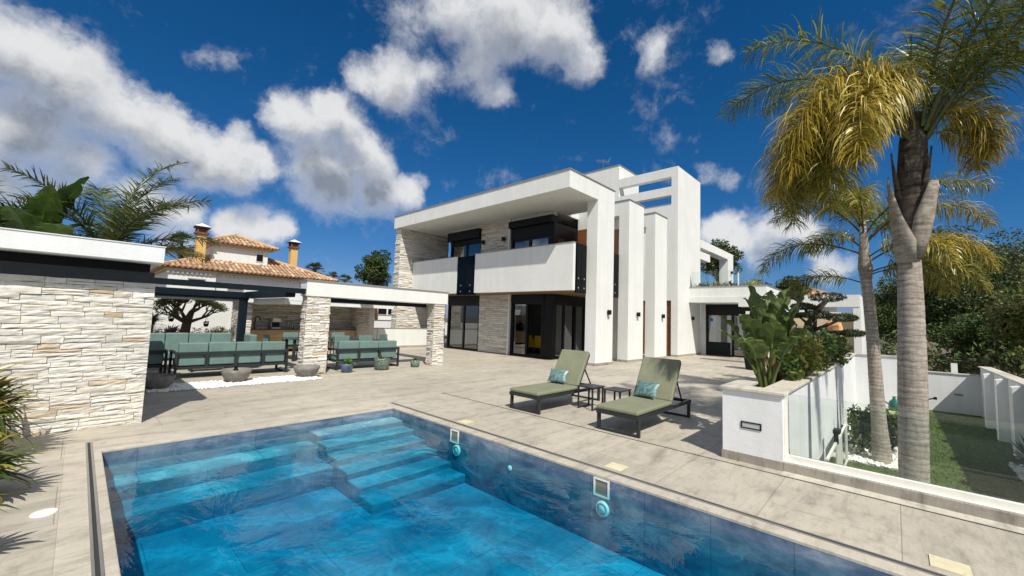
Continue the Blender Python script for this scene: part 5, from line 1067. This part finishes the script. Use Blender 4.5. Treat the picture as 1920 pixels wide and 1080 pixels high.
for az, el, pl, L, W, dr in [(-1.4, 1.2, .4, 1.35, .30, .5), (-1.9, 1.0, .4, 1.1, .32, .9), (-.8, 1.25, .5, 1.5, .26, .5), (-2.6, 1.1, .4, 1.2, .30, .8), (-1.2, .8, .4, 1.0, .32, .9), (.4, 1.0, .3, 1.1, .28, .9), (3.0, .9, .4, 1.1, .3, .9), (1.6, 1.2, .4, 1.2, .28, .6)]: paddle(q, (-.85, 15.5, 2.70+rng.uniform(-.1, .25)), az, el, pl*1.25, L*1.15, W*1.15, dr, rng.choice(BG), rng, 3)
build('foliage', q, M_LEAF, t)
t = thing('feather_palm', 'second feathery palm at the very left edge behind the pool house', 'palm tree', (-1.9, 16.2, 0)); q = MB(); q.tube([(-1.9, 16.2, 0), (-1.9, 16.2, 2.6)], [.13, .09], 10); build('trunk', q, M_PTRUNK, t, smooth=True)
for az, el, L, dr in [(0, 70, 1.9, 70), (-40, 60, 1.7, 70), (-90, 66, 1.8, 70), (40, 60, 1.7, 70), (180, 60, 1.8, 70), (-150, 60, 1.7, 70), (15, 45, 1.5, 70)]: frond(t, (-1.9, 16.2, 2.7), az, el, L*1.5, dr, DKG, rr, 65, .6, .017, .35, plum=.25)
# ------------------------------------------------------------------ planter greenery
def strelitzia(x, y, z, label, specs, seed, col):
    t = thing('strelitzia', label, 'plant', (x, y, z)); rng = random.Random(seed); q = MB()
    for az, el, pl, L, W, dr, ti in specs: k = rng.uniform(.8, 1.25); paddle(q, (x+rng.uniform(-.10, .10), y+rng.uniform(-.07, .07), z), math.radians(az), math.radians(el), pl*.74, L*.96, W, math.radians(dr), tuple(v*k for v in col), rng, 2, math.radians(ti), .020)
    for k in range(14): a = rng.uniform(0, 6.28); strap(q, (x+rng.uniform(-.12, .12), y+rng.uniform(-.08, .08), z), a, rng.uniform(1.1, 1.5), rng.uniform(.5, .8), .022, .4, rng.choice([(.42, .34, .10), (.20, .10, .06), (.30, .28, .07)]))
    build('foliage', q, M_LEAF, t); return t
SG = (.115, .160, .042)
strelitzia(6.55, 1.30, .76, 'large paddle leaved plant at the near end of the planter', [(95, 84, .95, .62, .16, 25, 15), (60, 86, 1.0, .78, .19, 20, -20), (150, 78, .85, .55, .17, 55, 15), (118, 64, .70, .50, .15, 45, 0), (-40, 84, .95, .80, .21, 25, 20), (-75, 80, .85, .66, .18, 35, -10), (170, 70, .62, .50, .18, 75, 0), (205, 76, .80, .52, .17, 60, -20), (-110, 70, .65, .52, .16, 55, 0), (10, 82, 1.0, .75, .19, 25, 10), (100, 66, .95, .48, .13, 30, 30)], 4, SG)
strelitzia(7.35, 1.28, .76, 'second paddle leaved plant just behind the first in the planter', [(60, 84, 1.0, .7, .18, 25, 10), (-60, 82, 1.0, .75, .19, 25, -10), (-120, 72, .75, .5, .15, 45, 0), (10, 80, 1.0, .65, .18, 30, 20), (-30, 66, .75, .55, .16, 45, 0)], 6, SG)
strelitzia(10.2, 1.22, .78, 'smaller paddle leaved plant at the far end of the planter shrubs', [(-80, 70, .55, .55, .15, 45, 10), (-40, 75, .6, .6, .15, 40, 0), (90, 72, .55, .5, .14, 45, 0), (-100, 50, .5, .5, .12, 50, 0), (160, 70, .5, .5, .14, 40, 0), (20, 70, .6, .55, .15, 40, 0)], 7, (.06, .10, .03))
def shrub(name, c, r, n, size, cols, label, seed, grp=None, stems=8, z0=None, mat=None):
    t = thing(name, label, 'shrub', (c[0], c[1], z0 if z0 is not None else c[2]-r[2]), grp); rng = random.Random(seed); z0 = t['_w'][2]; q = MB()
    for k in range(stems): a = rng.uniform(0, 6.28); q.tube([(c[0], c[1], z0), (c[0]+math.cos(a)*r[0]*.4, c[1]+math.sin(a)*r[1]*.4, c[2]), (c[0]+math.cos(a)*r[0]*.8, c[1]+math.sin(a)*r[1]*.8, c[2]+r[2]*rng.uniform(0, .7))], [.012, .008, .004], 4)
    build('stem', q, M_BARK, t); q = MB()
    for k in range(12):
        v = Vector((rng.uniform(-1, 1), rng.uniform(-1, 1), rng.uniform(-.8, 1)))*.62; cloud(q, (c[0]+v.x*r[0], c[1]+v.y*r[1], c[2]+v.z*r[2]), (r[0]*.45, r[1]*.5, r[2]*.42), n//12, size, [tuple(q_*rng.uniform(.8, 1.2) for q_ in cc) for cc in cols], rng, .6)
    build('foliage', q, mat or M_LEAF, t); return t
SHG = [(.26, .29, .05), (.34, .34, .06), (.17, .21, .04), (.44, .38, .07)]; DG = [(.07, .11, .028), (.10, .15, .035), (.05, .08, .025)]
shrub('planter_shrub', (8.3, 1.22, 1.08), (.55, .34, .42), 1500, .040, SHG, 'yellow green shrub in the planter behind the paddle leaves', 31, 'shrubs in the planter', z0=.76)
shrub('planter_shrub', (9.3, 1.20, 1.15), (.6, .36, .45), 1500, .042, SHG+DG, 'mixed green shrub in the middle of the planter row', 32, 'shrubs in the planter', z0=.76)
shrub('planter_shrub', (10.7, 1.15, 1.15), (.7, .38, .5), 1500, .045, DG, 'dark green shrub in the planter in front of the small strelitzia', 33, 'shrubs in the planter', z0=.76)
shrub('planter_shrub', (12.6, 1.10, 1.1), (.9, .36, .45), 1300, .05, DG+SHG[:1], 'loose twiggy shrub at the far end of the planter', 34, 'shrubs in the planter', z0=.76)
shrub('planter_shrub', (7.3, 1.18, .98), (.35, .25, .28), 700, .05, DG+[(.16, .17, .04)], 'low shrub at the feet of the second paddle plant', 35, 'shrubs in the planter', z0=.76)
# cloud-pruned pine with rocks
t = thing('cloud_pruned_pine', 'cloud-pruned pine with flat needle pads behind the planter', 'tree', (14.0, 1.9, 0)); rng = random.Random(9); q = MB()
q.tube([(14.0, 1.95, 0), (14.0, 1.75, .8), (13.95, 1.55, 1.3), (13.95, 1.75, 1.75), (13.95, 1.5, 2.15), (13.95, 1.3, 2.4)], [.16, .14, .12, .09, .06, .03], 8)
PADS = [(13.9, 1.30, 2.50, .42), (13.95, 1.85, 2.25, .30), (13.9, 2.15, 2.55, .32), (13.95, 1.00, 1.95, .36), (13.9, 1.55, 2.02, .36), (13.95, .80, 1.55, .3), (13.95, 1.8, 1.5, .3), (14.1, 1.2, 1.5, .3), (13.9, 1.95, 2.0, .22)]
for x, y, z, r_ in PADS: q.tube([(13.95, 1.6, z-.35), ((13.95+x)/2, (1.6+y)/2, z-.2), (x, y, z-.03)], [.06, .045, .02], 6)
build('trunk', q, M_BARK, t, smooth=True)
for x, y, z, r_ in PADS: q = MB(); cloud(q, (x, y, z), (r_, r_, r_*.30), 800, .05, [(.030, .050, .018), (.045, .068, .022), (.022, .038, .015)], rng, .4, thin=.2); build('needle_pad', q, M_NEEDLE, t)
def rock(c, r, m, label, seed):
    rng = random.Random(seed); q = MB(); n, k = 10, 8; vs = []
    for j in range(k+1):
        for i in range(n): th = math.pi*j/k; ph = 2*math.pi*i/n; f = rng.uniform(.8, 1.15); vs.append((c[0]+r[0]*f*math.sin(th)*math.cos(ph), c[1]+r[1]*f*math.sin(th)*math.sin(ph), c[2]-r[2]*f*math.cos(th)))
    q.add(vs, [(j*n+i, j*n+(i+1) % n, (j+1)*n+(i+1) % n, (j+1)*n+i) for j in range(k) for i in range(n)]); tag(build('garden_rock', q, m), label, 'rock', 'rocks behind the planter')
rock((14.7, 2.1, .9), (.4, .45, .8), M_ROCK, 'tall brown rock behind the cloud-pruned pine trunk', 1); rock((14.8, 1.27, 1.62), (.22, .24, .30), M_PEACH, 'peach coloured rock under the lowest needle pads', 2); rock((14.9, 1.32, .9), (.3, .15, .6), M_ROCK, 'brown rock under the peach coloured rock', 5)
# roof garden
for k, (x, y, r_, cl, lb) in enumerate(((23.2, 7.5, .34, DG+[(.14, .20, .06)], 'grey green shrub on the wing roof against the white tower'), (23.1, 6.75, .34, [(.40, .38, .06), (.28, .30, .06)], 'bright yellow green agave on the wing roof near the tower'), (23.2, 6.05, .30, DG, 'dark green shrub in the middle of the wing roof'), (23.3, 5.2, .36, [(.42, .38, .05), (.28, .30, .05)], 'bright yellow green agave near the corner of the wing roof'))):
    t = thing('roof_plant', lb, 'plant', (x, y, 3.69), 'plants on the wing roof'); q = MB(); rng = random.Random(60+k)
    for j in range(60): strap(q, (x+rng.uniform(-.3, .3), y+rng.uniform(-.35, .35), 3.69), rng.uniform(0, 6.28), rng.uniform(.5, 1.4), r_*rng.uniform(.8, 1.5), .03, .9, rng.choice(cl))
    build('foliage', q, M_LEAF, t)
t = thing('glass_balustrade', 'clear glass balustrade on the edge of the wing roof', 'railing', (22.6, 6, 3.69)); y = 7.9
for k in range(3): q = MB(); q.box(22.56, y-1.08, 3.70, 22.575, y, 4.5); build('glass_pane', q, M_GLASS, t); y -= 1.13
q = MB(); q.box(22.55, 5.60, 3.69, 22.585, 5.66, 4.35); build('post', q, M_WPLAST, t)
# ------------------------------------------------------------------ lower garden plants
shrub('garden_shrub', (11.6, .56, -.45), (.55, .30, .55), 1300, .042, [(.09, .13, .035), (.14, .17, .05), (.06, .09, .025)], 'leafy shrub in white gravel left of the slim palm', 36, 'shrubs in the gravel bed', z0=-.985)
shrub('garden_shrub', (12.4, .10, -.45), (.55, .32, .5), 1300, .042, DG+[(.10, .14, .04)], 'dark leafy shrub in white gravel between the two palms', 37, 'shrubs in the gravel bed', z0=-.985)
def rosette(name, x, y, z, n, L, w, cols, label, seed, droop=.7, grp=None, cat='plant', stem=0):
    t = thing(name, label, cat, (x, y, z), grp); q = MB(); rng = random.Random(seed)
    if stem: q.tube([(x, y, z), (x, y, z+stem)], [.07, .06], 8, (.12, .09, .06))
    for k in range(n): strap(q, (x, y, z+stem+rng.uniform(-.08, .05)*(stem > 0)), rng.uniform(0, 6.28), rng.uniform(.1, 1.45), L*rng.uniform(.75, 1.1), w*rng.uniform(.8, 1.2), droop, tuple(v*rng.uniform(.8, 1.2) for v in rng.choice(cols)))
    build('foliage', q, M_LEAF, t); return t
rosette('yucca', 11.7, -1.74, -.985, 90, .55, .022, [(.07, .10, .06), (.10, .13, .08), (.05, .07, .045)], 'spiky grey green yucca in gravel at the right edge of the lawn', 51, .25, stem=.35)
# yellow-green plants in pots at the left edge
def edgeplant(x, y, potr, poth, L, n, label, seed):
    t = thing('dracaena_pot', label, 'potted plant', (x, y, 0), 'strap leaved plants along the left edge'); rng = random.Random(seed)
    q = MB(); q.lathe([(potr*.7, 0), (potr*.95, poth*.3), (potr, poth*.8), (potr*.92, poth), (potr*.8, poth), (1e-4, poth*.9)], (x, y, .001), 24); build('pot', q, M_POTG, t, smooth=True); q = MB()
    for s in range(5):
        bx, by, bz = x+rng.uniform(-.10, .10), y+rng.uniform(-.10, .10), poth*.9; tz = poth+rng.uniform(.08, .42); q.tube([(bx, by, bz), (bx*1.0, by, tz)], [.02, .016], 6, (.16, .13, .07))
        for k in range(n//5): strap(q, (bx, by, tz-rng.random()*.12), rng.uniform(0, 6.28), rng.uniform(-.1, 1.35), L*rng.uniform(.7, 1.1), .026, rng.uniform(.8, 1.5), tuple(v*rng.uniform(.75, 1.2) for v in rng.choice([(.22, .22, .03), (.13, .16, .03), (.07, .11, .025), (.32, .28, .05), (.05, .08, .02)])), 5)
    build('foliage', q, M_LEAF, t)
M_POTG = simple('grey_pot', (.16, .145, .125), .7, bump=.2, var=.2)
edgeplant(-.60, 6.75, .19, .30, .50, 220, 'strap leaved yellow green plant in a pot by the stone wall', 71); edgeplant(-.56, 5.35, .19, .10, .46, 190, 'low strap leaved yellow green plant left of the round lid', 72); edgeplant(-.58, 4.05, .20, .10, .38, 120, 'strap leaved plant at the bottom left corner', 73)
# ------------------------------------------------------------------ plants behind the corner sofa
t = thing('gnarled_tree', 'gnarled tree with dark spreading branches against the white boundary wall', 'tree', (2.65, 18.2, 0)); rng = random.Random(14); q = MB(); qc = MB()
q.tube([(2.65, 18.2, 0), (2.62, 18.2, .8), (2.66, 18.2, 1.12)], [.20, .15, .13], 10)
def limb(p, d, L, r, depth):
    p = Vector(p); d = Vector(d).normalized(); e = p + d*L*.5 + Vector((rng.uniform(-.05, .05), rng.uniform(-.05, .05), 0)); f = e + (d+Vector((rng.uniform(-.3, .3), rng.uniform(-.3, .3), rng.uniform(-.1, .25)))).normalized()*L*.5; q.tube([p, e, f], [r, r*.8, r*.6], 6)
    if depth == 0:
        cloud(qc, f, (.15, .17, .10), 40, .030, [(.07, .09, .025), (.10, .12, .03), (.20, .20, .05), (.05, .06, .02)], rng, .6); return
    for k in range(3): limb(f, d*.7+Vector((rng.uniform(-.9, .9), rng.uniform(-.8, .8), rng.uniform(-.1, .7))), L*.72, r*.55, depth-1)
for dx, dz in ((-.9, .55), (-.35, .9), (.1, 1), (.5, .8), (.95, .5), (-.6, .3)): limb((2.65, 18.2, 1.08), (dx, rng.uniform(-.5, .4), dz), .44, .075, 3)
build('trunk', q, M_BARK, t, smooth=True); build('crown', qc, M_LEAF, t)
rosette('cordyline', 2.15, 17.6, .15, 46, .55, .03, [(.16, .08, .08), (.20, .12, .10), (.10, .07, .06)], 'reddish spiky cordyline behind the long sofa', 52, .35, 'spiky plants behind the sofa', stem=.45)
rosette('agave', 3.5, 17.5, .15, 50, .50, .035, [(.30, .30, .12), (.18, .20, .07), (.36, .34, .18)], 'pale striped agave behind the right end of the long sofa', 53, .6, 'spiky plants behind the sofa', stem=.4)
rosette('cordyline', 1.62, 17.3, .1, 34, .55, .05, [(.03, .045, .02), (.04, .06, .025)], 'dark broad leaved plant beside the pool house corner', 54, .8, 'spiky plants behind the sofa', stem=1.0)
b = MB(); rng = random.Random(77)
for k in range(16): cloud(b, (1.7+k*.15, 17.8+rng.uniform(-.2, .2), .70+rng.random()*.15), (.14, .14, .16), 50, .035, DG, rng)
tag(build('low_hedge', b, M_LEAF), 'low row of green leaves along the foot of the gnarled tree', 'hedge')
for x, y, z, lb in ((2.30, 18.9, 1.10, 'small hanging pot left of the gnarled trunk'), (3.33, 18.9, .93, 'small hanging pot right of the gnarled trunk')):
    t = thing('hanging_pot', lb, 'hanging pot', (x, y, z), 'hanging pots on the tree'); q = MB(); q.lathe([(.06, 0), (.085, .09), (.09, .11), (.075, .11)], (x, y, z), 14); build('pot', q, M_BLACK, t)
    q = MB(); [q.bar((x+.08*math.cos(a), y+.08*math.sin(a), z+.1), (x, y, z+.42), .006) for a in (0, 2.1, 4.2)]; q.bar((x, y, z+.42), (x, y, z+.9), .006); build('cord', q, M_BLACK, t)
    q = MB(); cloud(q, (x, y, z+.15), (.09, .09, .07), 60, .03, DG, rr); build('foliage', q, M_LEAF, t)
